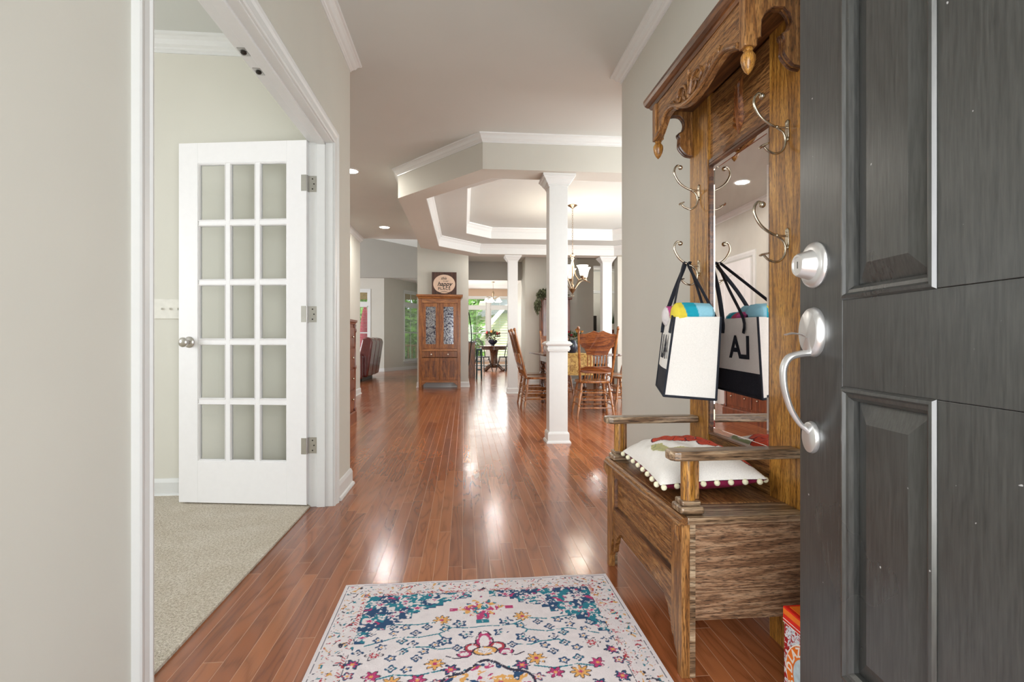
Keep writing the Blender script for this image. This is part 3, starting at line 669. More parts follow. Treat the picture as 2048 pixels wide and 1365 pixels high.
# ------------------------------------------------------------------ columns
def column(x, y, top=2.44, label='', near=True):
    t = thing('column', (x, y, 0), label, 'column', 'square white columns under the tray beam')
    s = 0.085
    def sq(h): return [(x - h, y - h), (x + h, y - h), (x + h, y + h), (x - h, y + h)]
    MB().box(x - s, x + s, y - s, y + s, 0.02, top - 0.01).build('shaft', 'trim', t, bevel=0.002)
    b_ = MB(); b_.sweep(sq(s), [(0, 0), (-0.027, 0), (-0.027, 0.010), (-0.020, 0.022), (-0.014, 0.024), (-0.014, 0.085), (-0.008, 0.098), (0, 0.105)], XY, True); b_.box(x - s, x + s, y - s, y + s, 0, 0.02)
    b_.build('plinth', 'trim', t)
    c_ = MB(); c_.sweep(sq(s), [(0, 2.335), (-0.006, 2.335), (-0.006, 2.345), (-0.012, 2.348), (-0.012, 2.356), (-0.024, 2.368), (-0.04, 2.395), (-0.052, 2.408), (-0.056, 2.418), (-0.064, 2.420), (-0.064, 2.4395), (0, 2.4395)], XY, True)
    c_.build('capital', 'trim', t)
    r_ = MB(); r_.sweep(sq(s), [(0, 0.835), (-0.014, 0.837), (-0.014, 0.847), (-0.020, 0.850), (-0.020, 0.872), (-0.014, 0.876), (-0.014, 0.880), (-0.032, 0.895), (-0.036, 0.900), (-0.036, 0.908), (-0.018, 0.925), (0, 0.93)] if near else [(0, 0.885), (-0.008, 0.885), (-0.008, 0.915), (-0.004, 0.92), (0, 0.92)], XY, True)
    r_.build('collar_moulding', 'trim', t)
    return t
column(0.855, 4.845, label='nearest square white column, between hallway and dining table')
column(0.86, 9.40, label='far left square white column beside the breakfast area opening', near=False)
column(2.56, 9.40, label='far right square white column behind the dining table', near=False)
tag(MB().box(2.62, 2.70, 9.27, 9.28, 2.40, 2.44).build('wooden_block', 'plaque_brown'), 'small brown wooden block above the far right column capital', 'block')

# recessed lights
labs = ['recessed ceiling light half hidden by the left wall corner', 'bright recessed ceiling light left of the tray beam', 'recessed ceiling light right of the entry wall', 'recessed ceiling light between dining beam and breakfast opening', 'recessed ceiling light over the bar stool', 'recessed ceiling light near the breakfast table']
for (x, y), lb in zip(CANS, labs):
    z = CEIL if y < 12.2 else 2.775
    t = thing('recessed_light', (x, y, z), lb, 'ceiling light', 'recessed ceiling lights')
    MB().lathe([(0.095, -0.0005), (0.095, -0.004), (0.080, -0.008), (0.078, -0.0005)], (x, y, z), 28).build('trim_ring', 'trim', t)
    MB().lathe([(0.001, -0.0085), (0.076, -0.0085), (0.076, -0.0100), (0.001, -0.0105)], (x, y, z), 28).build('lens', 'can_glow', t)
for o in list(bpy.data.objects):
    if o.name.startswith('recessed_lamp'): o.location.z = 2.7305 + (0.032 if o.location.y > 12.2 else 0)

# ------------------------------------------------------------------ rug
def rug_cols(co):
    x = (co[:, 0]) / 0.5; y = (co[:, 1]) / 0.8       # -1..1 local
    X = co[:, 0]; Y = co[:, 1]
    rng = np.random.RandomState(3)
    def vn(sc, seed):
        r = np.random.RandomState(seed); G = r.rand(256, 256)
        u = X * sc + 100; v = Y * sc + 100; i = np.floor(u).astype(int); j = np.floor(v).astype(int); fu = u - i; fv = v - j
        fu = fu * fu * (3 - 2 * fu); fv = fv * fv * (3 - 2 * fv); g_ = lambda a, b_: G[a % 256, b_ % 256]
        return (g_(i, j) * (1 - fu) + g_(i + 1, j) * fu) * (1 - fv) + (g_(i, j + 1) * (1 - fu) + g_(i + 1, j + 1) * fu) * fv
    wx_ = vn(60, 71) * 0.02; wy_ = vn(60, 72) * 0.02
    def wn_(sc, seed):
        nonlocal X, Y
        a, b_ = X, Y; c_, s_ = 0.82, 0.57; X, Y = a * c_ - b_ * s_ + wx_, a * s_ + b_ * c_ + wy_
        r_ = vn(sc, seed); X, Y = a, b_; return r_
    worn = 0.5 * vn(90, 1) + 0.3 * vn(220, 2) + 0.2 * vn(30, 5)
    cream = np.array(srgb(232, 224, 226)); out = np.tile(cream, (len(X), 1))
    out *= (0.93 + 0.1 * vn(60, 9))[:, None]
    navy = np.array(srgb(35, 75, 115)); teal = np.array(srgb(30, 125, 145)); pinkc = np.array(srgb(190, 60, 115)); gold = np.array(srgb(228, 170, 95)); dk = np.array(srgb(50, 48, 70)); red = np.array(srgb(185, 60, 75)); lt = np.array(srgb(215, 222, 222))
    ax = np.abs(X); ay = np.abs(Y)
    def put(mask, c, thr=0.40):
        k = mask & (worn > thr); out[k] = c
    # outline
    hw, hh = 0.5, 0.8
    ed = np.minimum(hw - ax, hh - ay)
    put((ed > 0.010) & (ed < 0.0145), dk, 0.36)
    # border: small scattered motifs
    bord = (ed > 0.018) & (ed < 0.098)
    put(bord & (wn_(115, 21) > 0.80), dk, 0.42); put(bord & (wn_(100, 22) > 0.84), gold * 0.9, 0.4); put(bord & (wn_(110, 23) > 0.84), red, 0.4); put(bord & (wn_(105, 24) > 0.87), teal, 0.4)
    put((ed > 0.084) & (ed < 0.096) & (np.sin((X + Y) * 520) > 0.1), red, 0.47)
    put((ed > 0.098) & (ed < 0.101), dk, 0.45)
    # corner spandrels (stepped) in blue
    fx = hw - 0.102; fy = hh - 0.102
    cx = fx - ax; cy = fy - ay
    stp = np.floor(ax / 0.026) * 0.026
    lim = np.interp(stp, [0.03, 0.11, 0.20, 0.29, 0.34, 0.385, 0.40], [0.035, 0.07, 0.13, 0.21, 0.26, 0.33, 0.38]) + 0.008 * np.sin(stp * 300)
    sp = (cx > 0) & (cy > 0) & (cy < lim) & (ax > 0.03)
    blue = np.where((wn_(26, 31) > 0.5)[:, None], navy, teal)
    k = sp & (worn > 0.37); out[k] = blue[k]
    k = sp & (wn_(60, 33) > 0.73); out[k] = (cream * 0.95)
    k = sp & (wn_(60, 35) > 0.87); out[k] = pinkc
    for a_, b_ in ((0.09, 0.028), (0.17, 0.05), (0.265, 0.045), (0.35, 0.06), (0.30, 0.14), (0.37, 0.17), (0.375, 0.27), (0.22, 0.10)):
        rr = np.hypot(ax - a_, (cy - b_) * 1.3) * (1 + 0.35 * np.sin(5 * np.arctan2(cy - b_, ax - a_))); k = (rr < 0.017) & (worn > 0.42); out[k] = cream; k = (rr < 0.010) & (worn > 0.48); out[k] = pinkc
    k = sp & (cy > lim - 0.006); out[k & (worn > 0.4)] = navy
    def flower(cx_, cy_, r, pet, c1, c2, c3, ol=dk):
        for sx_ in (1, -1):
            for sy_ in (1, -1):
                dx = X - cx_ * sx_; dy = Y - cy_ * sy_
                rr = np.hypot(dx, dy); th = np.arctan2(dy, dx * sx_)
                R_ = r * (0.78 + 0.22 * np.cos(pet * th))
                near = rr < r * 1.15
                kk = near & (rr < R_); out[kk & (worn > 0.36)] = c1
                kk = near & (rr < R_ * 0.62); out[kk & (worn > 0.3)] = c2
                kk = near & (rr < R_ * 0.28); out[kk] = c3
                kk = near & (np.abs(rr - R_) < 0.0022); out[kk & (worn > 0.38)] = ol
    def vine(pts, c, w=0.0022):
        for sx_ in (1, -1):
            for sy_ in (1, -1):
                for a, b_ in zip(pts[:-1], pts[1:]):
                    ax_, ay_, bx_, by_ = a[0] * sx_, a[1] * sy_, b_[0] * sx_, b_[1] * sy_
                    L2 = (bx_ - ax_) ** 2 + (by_ - ay_) ** 2
                    t = np.clip(((X - ax_) * (bx_ - ax_) + (Y - ay_) * (by_ - ay_)) / L2, 0, 1)
                    d = np.hypot(X - ax_ - t * (bx_ - ax_), Y - ay_ - t * (by_ - ay_))
                    out[(d < w) & (worn > 0.36)] = c
    vine([(0.0, 0.462), (0.05, 0.458), (0.10, 0.465), (0.14, 0.43), (0.20, 0.415), (0.27, 0.425), (0.36, 0.385)], teal, 0.003)
    vine([(0.10, 0.465), (0.15, 0.50), (0.21, 0.49), (0.29, 0.50)], teal, 0.003)
    vine([(0.14, 0.43), (0.12, 0.39), (0.17, 0.36), (0.23, 0.365), (0.25, 0.33)], teal, 0.003); vine([(0.17, 0.36), (0.14, 0.345), (0.10, 0.35)], teal, 0.0026)
    vine([(0.06, 0.24), (0.12, 0.245), (0.19, 0.225), (0.26, 0.235), (0.34, 0.21)], teal, 0.003); vine([(0.05, 0.12), (0.15, 0.10), (0.25, 0.12), (0.36, 0.08)], teal, 0.003); vine([(0.2, 0.05), (0.28, 0.03), (0.36, 0.02)], teal)
    lr = cream * 0.9
    LL = [(0.133, 0.511, 'G'), (0.075, 0.485, 'N'), (0.054, 0.420, 'N'), (0.12, 0.389, 'N'), (0.213, 0.441, 'n'), (0.281, 0.447, 'n'), (0.251, 0.401, 'n'), (0.324, 0.413, 'n'), (0.179, 0.473, 'n'), (0.122, 0.455, 'n'), (0.217, 0.382, 'n'), (0.181, 0.338, 'n'), (0.244, 0.345, 'n'), (0.275, 0.315, 'n'), (0.201, 0.306, 'n'), (0.325, 0.335, 'O'), (0.375, 0.35, 'n'), (0.379, 0.295, 'P'), (0.146, 0.275, 'G'), (0.101, 0.245, 'P'), (0.19, 0.205, 'P'), (0.14, 0.19, 'p'), (0.318, 0.235, 'P'), (0.383, 0.243, 'p'), (0.268, 0.265, 'n'), (0.224, 0.257, 'n'), (0.26, 0.20, 'G'), (0.37, 0.17, 'P'), (0.083, 0.349, 'n'), (0.248, 0.478, 'n'), (0.29, 0.485, 'n'), (0.31, 0.375, 'n'), (0.35, 0.45, 'n'), (0.30, 0.14, 'P'), (0.22, 0.12, 'G'), (0.37, 0.07, 'P'), (0.28, 0.05, 'n'), (0.15, 0.37, 'n')]
    for i, (a, b_, c_) in enumerate(LL):
        if c_ == 'n': flower(a, b_, 0.0165, 4 + i % 2, navy if i % 3 else teal, lr, gold if i % 2 else dk, navy)
        elif c_ == 'N': flower(a, b_, 0.024, 5, navy, lr, teal, navy)
        elif c_ == 'G': flower(a, b_, 0.030, 8, pinkc if i % 2 else gold, gold, pinkc, dk)
        elif c_ == 'O': flower(a, b_, 0.027, 6, lr, red, lr, dk)
        elif c_ == 'P': flower(a, b_, 0.026, 6, navy if i % 2 else pinkc, pinkc, gold, dk)
        else: flower(a, b_, 0.018, 5, red, lr, gold, navy)
    # diamond medallion between the corner blocks
    dy_ = ay - 0.577
    dm = (ax / 0.078 + np.abs(dy_) / 0.080) < 1 + 0.15 * np.sin(40 * np.arctan2(dy_, X) / 3)
    put(dm & (wn_(95, 41) > 0.36), pinkc, 0.34); put((ax < 0.02) & (np.abs(dy_ + 0.085) < 0.012), teal, 0.3); put((np.abs(ax - 0.095) < 0.014) & (np.abs(dy_) < 0.010), pinkc, 0.3); put(dm & (wn_(80, 42) > 0.70), gold, 0.3); put(dm & (wn_(80, 43) > 0.76), teal, 0.3)
    # central lobed palmette
    def lobes(lst, c, thr=0.38):
        for a, b_, rx_, ry_ in lst:
            m1 = ((ax - a) / rx_) ** 2 + ((ay - b_) / ry_) ** 2
            k1 = m1 < 1; out[k1 & (worn > thr)] = c; k2 = np.abs(m1 - 1) < 0.16; out[k2 & (worn > 0.34)] = dk; k3 = m1 < 0.35; out[k3 & (worn > 0.4)] = cream
    lobes([(0.0, 0.375, 0.026, 0.055)], pinkc); lobes([(0.038, 0.345, 0.024, 0.022)], red); lobes([(0.062, 0.315, 0.022, 0.016)], pinkc); lobes([(0.0, 0.325, 0.036, 0.022)], gold); vine([(0.05, 0.30), (0.09, 0.295), (0.115, 0.31)], dk, 0.0022)
    body = (ax / 0.165) ** 2 + (ay / 0.265) ** 2; lob = 1 + 0.10 * np.cos(np.arctan2(Y, X) * 12)
    put(np.abs(body - lob) < 0.045, dk, 0.33); put((body < lob - 0.05) & (wn_(45, 51) > 0.60), gold, 0.42); put((body < lob - 0.05) & (wn_(50, 52) > 0.70), pinkc, 0.36); put((body < lob - 0.05) & (wn_(48, 53) > 0.76), navy, 0.36)
    out[ed < 0.006] = cream * 0.95
    return out
NX, NY = 400, 640
xs = np.linspace(-0.5, 0.5, NX + 1); ys = np.linspace(-0.8, 0.8, NY + 1)
gx, gy = np.meshgrid(xs, ys); top = np.stack([gx.ravel(), gy.ravel(), np.full(gx.size, 0.009) + 0.0008 * np.sin(gx.ravel() * 25)], 1)
me = bpy.data.meshes.new('area_rug')
idx = np.arange((NX + 1) * (NY + 1)).reshape(NY + 1, NX + 1)
q4 = np.stack([idx[:-1, :-1], idx[:-1, 1:], idx[1:, 1:], idx[1:, :-1]], -1).reshape(-1, 4)
nv_ = len(top); bot = np.array([(-0.5, -0.8, 0.0), (0.5, -0.8, 0.0), (0.5, 0.8, 0.0), (-0.5, 0.8, 0.0)])
V = np.vstack([top, bot])
skirt = [tuple(idx[0, ::-1]) + (nv_, nv_ + 1), tuple(idx[::-1, NX]) + (nv_ + 1, nv_ + 2), tuple(idx[NY, :]) + (nv_ + 2, nv_ + 3), tuple(idx[:, 0]) + (nv_ + 3, nv_)]
me.from_pydata(V.tolist(), [], q4.tolist() + [tuple(int(i) for i in f) for f in skirt])
me.materials.append(M['rug']); rug = bpy.data.objects.new('area_rug', me); C.objects.link(rug)
rug.location = (0.066, 1.25, 0.0005); rug.rotation_euler = (0, 0, R(0.6))
set_cols(rug, rug_cols)
tag(rug, 'cream area rug with blue and pink floral pattern on the hardwood floor', 'rug')

# ------------------------------------------------------------------ hall tree bench
ht = thing('hall_tree', (0.83, 1.79, 0), 'antique oak hall tree bench with mirror and coat hooks against right wall', 'hall tree')
BY0, BY1 = 1.41, 2.17; XF, XM, XB = 0.60, 0.96, 1.045
for y0, y1, mt in ((1.42, 1.594, 'oak_gold'), (2.02, 2.185, 'oak_gold')):
    MB().box(XM, XB, y0, y1, 0.0, 1.915).build('upright', mt, ht, bevel=0.002)
MB().box(XM + 0.012, XB, 1.5945, 2.0195, 1.645, 1.90).build('top_panel', 'oak_y', ht, bevel=0.001)
mb = MB(); mb.sweep([(1.594, 0.56), (2.02, 0.56), (2.02, 1.632), (1.594, 1.632)], [(0, 0.0), (0.004, 0.004), (0.010, 0.002), (0.012, -0.012), (0, -0.012)], lambda u, v, h: (XM + 0.006 - h, u, v), True)
mb.build('mirror_moulding', 'oak_dark', ht)
MB().box(XM + 0.004, XM + 0.02, 1.5945, 2.0195, 1.632, 1.646).build('mirror_top_strip', 'oak_dark', ht)
MB().box(XM + 0.013, XM + 0.018, 1.5945, 2.0195, 0.5605, 1.6315).build('mirror', 'mirror', ht)
mb = MB(); mb.sweep([(1.607, 0.573), (2.007, 0.573), (2.007, 1.618), (1.607, 1.618)], [(0, 0.0), (0.0, 0.0015), (0.018, 0.0055), (0.018, 0.0)], lambda u, v, h: (XM + 0.0128 - h * 0.4, u, v), True)
mb.build('mirror_bevel', 'mirror', ht)
MB().box(XM + 0.01, XB, 1.5945, 2.0195, 0.40, 0.559).build('lower_back_panel', 'oak_y', ht)
# carved leaf on top panel
lf = MB(); cyl = 1.80
def leafblade(mb_, y, z, L, w, ang, x=XM + 0.012, th=0.010):
    pts = []; n = 8
    ca, sa = math.cos(ang), math.sin(ang)
    vs = []
    for i in range(n + 1):
        t = i / n; ww = w * math.sin(PI * min(1, t * 0.92 + 0.06)) ** 0.8; hh = th * math.sin(PI * (0.1 + 0.85 * t))
        cy_, cz_ = y + sa * L * t, z + ca * L * t
        for s_, hx in ((-1, 0.001), (0, hh), (1, 0.001)): vs.append((x - hx, cy_ + ca * ww * s_, cz_ - sa * ww * s_))
    fs = []
    for i in range(n):
        for k in (0, 1): fs.append((i * 3 + k, i * 3 + k + 1, (i + 1) * 3 + k + 1, (i + 1) * 3 + k))
    o_ = len(vs); mb_.add(vs, fs)
lz = 1.665
leafblade(lf, cyl, lz, 0.20, 0.014, 0.02, th=0.016)
for k in range(8):
    z = lz + 0.012 + 0.020 * k; L = 0.055 - 0.002 * k
    leafblade(lf, cyl - 0.002, z, L, 0.008, -0.75 + 0.05 * k, th=0.012); leafblade(lf, cyl + 0.002, z, L, 0.008, 0.75 - 0.05 * k, th=0.012)
leafblade(lf, cyl - 0.01, lz + 0.10, 0.10, 0.012, -0.16); leafblade(lf, cyl + 0.01, lz + 0.09, 0.085, 0.010, 0.2)
lf.smooth = True; lf.build('carved_leaf', 'hutch_dark', ht)
# canopy
cp = MB()
cp.sweep([(1.065 - 0.02, BY1 + 0.025), (0.80, BY1 + 0.025), (0.80, BY0 + 0.01), (1.045, BY0 + 0.01)][::1], [(0, 1.915), (-0.006, 1.915), (-0.012, 1.925), (-0.018, 1.928), (-0.026, 1.938), (-0.030, 1.950), (-0.030, 1.962), (-0.025, 1.968), (0, 1.968)], XY)
cp.box(0.80, 1.045, BY0 + 0.01, BY1 + 0.025, 1.915, 1.968)
cp.build('canopy', 'oak_dark', ht)
MB().box(0.80, 0.96, 1.46, 2.17, 1.895, 1.9145).build('canopy_soffit', 'oak_dark', ht)
fz = [(1.474, 1.779), (1.51, 1.795), (1.55, 1.809), (1.59, 1.809), (1.618, 1.804), (1.65, 1.795), (1.673, 1.787), (1.71, 1.778), (1.751, 1.772), (1.80, 1.771), (1.841, 1.776), (1.88, 1.785), (1.91, 1.798), (1.935, 1.810), (1.96, 1.818), (1.99, 1.822), (2.029, 1.818), (2.055, 1.80), (2.075, 1.785), (2.093, 1.773), (2.14, 1.760)]
poly = [(1.46, 1.915), (1.46, 1.77)] + fz + [(2.16, 1.76), (2.16, 1.915)]
MB().prism(poly, 'yz', 0.797, 0.815).build('frieze', 'oak_y', ht, bevel=0.001)
rope = MB().tube([(0.792, y, z + 0.010) for y, z in smoothpath([(0, y, z) for y, z in fz], 2) and [(p.y, p.z) for p in smoothpath([(0, y, z) for y, z in fz], 2)]], 0.0085, 10)
rope.build('frieze_moulding', 'oak_y', ht)
cv = MB()
def curl(pts, r0, r1):
    sp2 = smoothpath([(0.793, y, z) for y, z in pts], 5); n = len(sp2); cv.tube(sp2, [r0 + (r1 - r0) * i / (n - 1) for i in range(n)], 8, flat=(1, 1.3))
yc = 1.81
for s_ in (1, -1):
    curl([(yc + s_ * 0.01, 1.80), (yc + s_ * 0.03, 1.845), (yc + s_ * 0.075, 1.86), (yc + s_ * 0.10, 1.835), (yc + s_ * 0.085, 1.815), (yc + s_ * 0.068, 1.825)], 0.007, 0.004)
    curl([(yc + s_ * 0.10, 1.80), (yc + s_ * 0.15, 1.83), (yc + s_ * 0.19, 1.85), (yc + s_ * 0.215, 1.84), (yc + s_ * 0.205, 1.828)], 0.006, 0.003)
    curl([(yc + s_ * 0.025, 1.80), (yc + s_ * 0.05, 1.815), (yc + s_ * 0.05, 1.835), (yc + s_ * 0.035, 1.835)], 0.005, 0.003)
    for k in range(4): curl([(yc + s_ * (0.13 + 0.02 * k), 1.815 + 0.004 * k), (yc + s_ * (0.14 + 0.022 * k), 1.84), (yc + s_ * (0.16 + 0.022 * k), 1.85)], 0.004, 0.002)
curl([(yc, 1.79), (yc - 0.004, 1.83), (yc + 0.004, 1.865), (yc, 1.89)], 0.008, 0.005)
cv.build('frieze_carving', 'oak_y', ht)
side_prof = [(0.815, 1.915), (0.815, 1.78), (0.833, 1.79), (0.835, 1.836), (0.849, 1.863), (0.872, 1.878), (0.904, 1.879), (0.922, 1.862), (0.928, 1.838), (0.918, 1.812), (0.90, 1.800), (0.906, 1.785), (0.905, 1.765), (0.906, 1.747), (0.918, 1.73), (0.935, 1.716), (0.9595, 1.712), (0.9595, 1.915)]
for y in (1.425, 2.155):
    br = MB().prism(side_prof, 'xz', y, y + 0.030).build('canopy_bracket', 'oak', ht, bevel=0.001)
    path = [(0, p[0], p[1]) for p in side_prof[2:-1]]
    for dy in (0.006, 0.024):
        pa = smoothpath([(p[1], y + dy, p[2]) for p in path], 3); MB().tube(pa, 0.005, 8).build('bracket_bead', 'oak_dark', br)
for y in (1.445, 2.148):
    po = MB().box(0.788, 0.825, y - 0.018, y + 0.018, 1.765, 1.9145).build('canopy_post', 'oak', ht, bevel=0.003)
    MB().lathe([(0.001, 0.048), (0.012, 0.046), (0.014, 0.040), (0.011, 0.036), (0.015, 0.031), (0.020, 0.022), (0.0205, 0.010), (0.017, -0.006), (0.010, -0.020), (0.003, -0.028), (0.0008, -0.030)], (0.807, y, 1.7175 + 0.002), 24).build('finial', 'oak_gold', po)
# hooks
def hook(y, z):
    root = MB(); x0 = XM
    root.box(x0 - 0.004, x0, y - 0.009, y + 0.009, z - 0.030, z + 0.018)
    root.lathe([(0.001, 0), (0.008, -0.001), (0.008, -0.004), (0.001, -0.006)], (x0, y, z + 0.016), 12, 'x'); root.lathe([(0.001, 0), (0.007, -0.001), (0.007, -0.004), (0.001, -0.006)], (x0, y, z - 0.034), 12, 'x')
    o_ = root.build('coat_hook', 'pewter', ht, bevel=0.001)
    hk = MB()
    up = smoothpath([(x0 - 0.003, y, z), (x0 - 0.030, y, z), (x0 - 0.055, y, z + 0.008), (x0 - 0.085, y, z + 0.030), (x0 - 0.104, y, z + 0.062), (x0 - 0.104, y, z + 0.085), (x0 - 0.092, y, z + 0.099), (x0 - 0.080, y, z + 0.094)], 5)
    hk.tube(up, [0.0032 + 0.0012 * math.sin(PI * i / len(up)) for i in range(len(up))], 10)
    hk.ball((x0 - 0.080, y, z + 0.091), 0.0095, 12); hk.ball((x0 - 0.034, y, z + 0.001), 0.0055, 8)
    lo = smoothpath([(x0 - 0.036, y, z), (x0 - 0.016, y, z - 0.014), (x0 - 0.007, y, z - 0.038), (x0 - 0.014, y, z - 0.065), (x0 - 0.036, y, z - 0.078), (x0 - 0.060, y, z - 0.072), (x0 - 0.074, y, z - 0.060)], 5)
    hk.tube(lo, [0.0036] * len(lo), 10)
    hk.tube([(x0 - 0.074, y - 0.024, z - 0.056), (x0 - 0.078, y - 0.012, z - 0.057), (x0 - 0.079, y, z - 0.057), (x0 - 0.078, y + 0.012, z - 0.057), (x0 - 0.074, y + 0.024, z - 0.056)], [0.003, 0.005, 0.006, 0.005, 0.003], 8, flat=(1, 0.7))
    hk.build('hook_arm', 'pewter', o_)
for y, z in ((2.095, 1.548), (2.095, 1.238), (1.497, 1.565), (1.497, 1.243)): hook(y, z)
# bench box
MB().box(XF + 0.02, XM + 0.03, BY0 + 0.012, BY0 + 0.03, 0.152, 0.425).build('side_panel', 'oak_x', ht)
MB().box(XF + 0.02, XM + 0.03, BY1 - 0.03, BY1 - 0.012, 0.152, 0.425).build('side_panel', 'oak_x', ht)
MB().box(XF + 0.02, XM + 0.03, BY0 + 0.03, BY1 - 0.03, 0.152, 0.17).build('bottom_board', 'oak_y', ht)
MB().box(XF + 0.017, XF + 0.026, BY0 + 0.070, BY1 - 0.070, 0.19, 0.40).build('front_panel', 'oak_y', ht, bevel=0.001)
MB().sweep([(BY0 + 0.075, 0.252), (BY1 - 0.075, 0.252), (BY1 - 0.075, 0.386), (BY0 + 0.075, 0.386)], [(0, 0), (0, 0.014), (0.004, 0.012), (0.008, 0.002), (0.008, 0)], lambda u, v, h: (XF + 0.017 - h, u, v), True).build('panel_moulding', 'oak_dark', ht)
MB().box(XF, XF + 0.022, BY0 + 0.075, BY1 - 0.075, 0.385, 0.424).build('top_rail', 'oak_y', ht, bevel=0.002)
ap = [(BY0 + 0.075, 0.225)]
w0, w1 = BY0 + 0.075, BY1 - 0.075; bottom = [(0, 0.075), (0.02, 0.085), (0.035, 0.115), (0.055, 0.125), (0.07, 0.15), (0.10, 0.158), (0.13, 0.175), (0.17, 0.183), (0.5, 0.187)]
wd = w1 - w0; lft = [(w0 + wd * a, z) for a, z in bottom]; rgt = [(w1 - wd * a, z) for a, z in bottom]
MB().prism([(w0, 0.251)] + lft + rgt[::-1][1:] + [(w1, 0.251)], 'yz', XF + 0.002, XF + 0.020).build('apron', 'oak_y', ht, bevel=0.001)
for y0, s_ in ((BY0, 1), (BY1, -1)):
    pts = [(y0, 0.0), (y0 + s_ * 0.030, 0.0), (y0 + s_ * 0.036, 0.05), (y0 + s_ * 0.052, 0.068), (y0 + s_ * 0.06, 0.10), (y0 + s_ * 0.075, 0.13), (y0 + s_ * 0.0745, 0.424), (y0, 0.424)]
    sl = MB().prism(pts, 'yz', XF - 0.004, XF + 0.020).build('stile', 'oak', ht, bevel=0.0015)
    MB().box(XF - 0.004 + 0.024, XF + 0.036, y0 + s_ * 0.001 if s_ > 0 else y0 - 0.013, y0 + 0.012 if s_ > 0 else y0 - 0.001, 0.0, 0.424).build('edge_strip', 'oak_grey', sl)
    cb = MB().prism([(XF - 0.004, 0.424), (XF - 0.020, 0.424), (XF - 0.022, 0.405), (XF - 0.016, 0.388), (XF - 0.010, 0.376), (XF - 0.004, 0.372)], 'xz', y0 + (0.004 if s_ > 0 else -0.022), y0 + (0.022 if s_ > 0 else -0.004)); cb.build('corbel', 'oak', sl, bevel=0.002)
    MB().box(XF - 0.003, XF + 0.018, y0 + (0.006 if s_ > 0 else -0.028), y0 + (0.028 if s_ > 0 else -0.006), -0.0, 0.006).build('foot_glide', 'nickel', sl)
    MB().box(XM - 0.0, XM + 0.03, y0 if s_ > 0 else y0 - 0.03, y0 + 0.03 if s_ > 0 else y0, 0.0, 0.151).build('rear_leg', 'oak', ht)
# seat
MB().box(XF + 0.01, XM - 0.001, BY0 - 0.008, 1.52, 0.4245, 0.445).build('seat_end', 'oak_grey', ht, bevel=0.004)
MB().box(XF + 0.01, XM - 0.001, 2.06, BY1 + 0.008, 0.4245, 0.445).build('seat_end', 'oak_grey', ht, bevel=0.004)
MB().box(XF + 0.01, XM - 0.03, 1.522, 2.058, 0.4245, 0.446).build('seat_lid', 'oak_y', ht, bevel=0.003)
MB().box(XM - 0.029, XM - 0.001, 1.522, 2.058, 0.4245, 0.443).build('seat_back_rail', 'oak_y', ht)
for y0, y1 in ((BY0 - 0.008, 1.5205), (1.5215, 2.0585), (2.0595, BY1 + 0.008)):
    MB().sweep([(0, y0), (0, y1)], [(0, 0), (0, 0.021), (0.012, 0.021), (0.020, 0.016), (0.022, 0.008), (0.028, 0.004), (0.028, 0.0)], lambda u, v, h: (XF + 0.010 + u, v, 0.4245 + h)).build('seat_edge', 'oak_y', ht)
# arms
for ya, s_ in ((1.455, 1), (2.125, -1)):
    a_ = MB(); w = 0.034
    a_.prism([(0.572, ya - w + 0.016), (0.584, ya - w + 0.004), (0.60, ya - w), (XM - 0.0005, ya - w + 0.004), (XM - 0.0005, ya + w - 0.004), (0.60, ya + w), (0.584, ya + w - 0.004), (0.572, ya + w - 0.016)], 'xy', 0.594, 0.622)
    a_.build('armrest', 'oak_grey', ht, bevel=0.007, segs=3)
    b_ = MB(); b_.box(0.598, 0.668, ya - 0.036, ya + 0.036, 0.446, 0.468); p_ = b_.build('arm_block', 'oak_grey', ht, bevel=0.008, segs=3)
    MB().box(0.606, 0.660, ya - 0.028, ya + 0.028, 0.468, 0.482).build('arm_collar', 'oak_grey', p_, bevel=0.004)
    MB().lathe([(0.020, 0.482), (0.020, 0.594)], (0.632, ya - 0.003, 0), 20).build('arm_post', 'oak_gold', ht)
    MB().box(0.640, 0.664, ya - 0.005, ya + 0.016, 0.482, 0.594).build('arm_post_back', 'oak', ht)

# ------------------------------------------------------------------ cushion
CN = 110
def cushion():
    hx = 0.165; hy = 0.25; vs = []; fs = []
    for side in (1, -1):
        for i in range(CN + 1):
            for j_ in range(CN + 1):
                u = -1 + 2 * i / CN; v = -1 + 2 * j_ / CN
                pin = 1 - 0.07 * (1 - abs(v) ** 2) * abs(u) ** 3; pin2 = 1 - 0.07 * (1 - abs(u) ** 2) * abs(v) ** 3
                hgt = ((1 - abs(u) ** 2.6) * (1 - abs(v) ** 2.6)) ** 0.5
                wr = 0.0025 * math.sin(14 * u + 6 * v) * (1 - max(abs(u), abs(v)) ** 4) + 0.002 * math.sin(22 * v - 9 * u)
                vs.append((u * hx * pin, v * hy * pin2, side * ((0.080 if side > 0 else 0.052) * hgt + 0.001 + (wr if side > 0 else 0) * hgt)))
        o_ = 0 if side > 0 else (CN + 1) ** 2
        for i in range(CN):
            for j_ in range(CN):
                a = o_ + i * (CN + 1) + j_; q_ = (a, a + CN + 1, a + CN + 2, a + 1); fs.append(q_ if side > 0 else q_[::-1])
    return vs, fs
vs, fs = cushion(); half = (CN + 1) ** 2
cz = 0.446 + 0.053
cu = thing('floral_cushion', (0.775, 1.80, 0.446), 'white cushion with red hibiscus print and pompom trim on the bench seat', 'cushion')
TT = Matrix.Translation((0.775, 1.80, cz)) @ Matrix.Rotation(R(-4), 4, 'Z') @ Matrix.Rotation(R(-3), 4, 'Y')
mt_ = MB(); mt_.smooth = True; mt_.v = [tuple(TT @ Vector(p)) for p in vs[:half]]; mt_.f = [f for f in fs if max(f) < half]
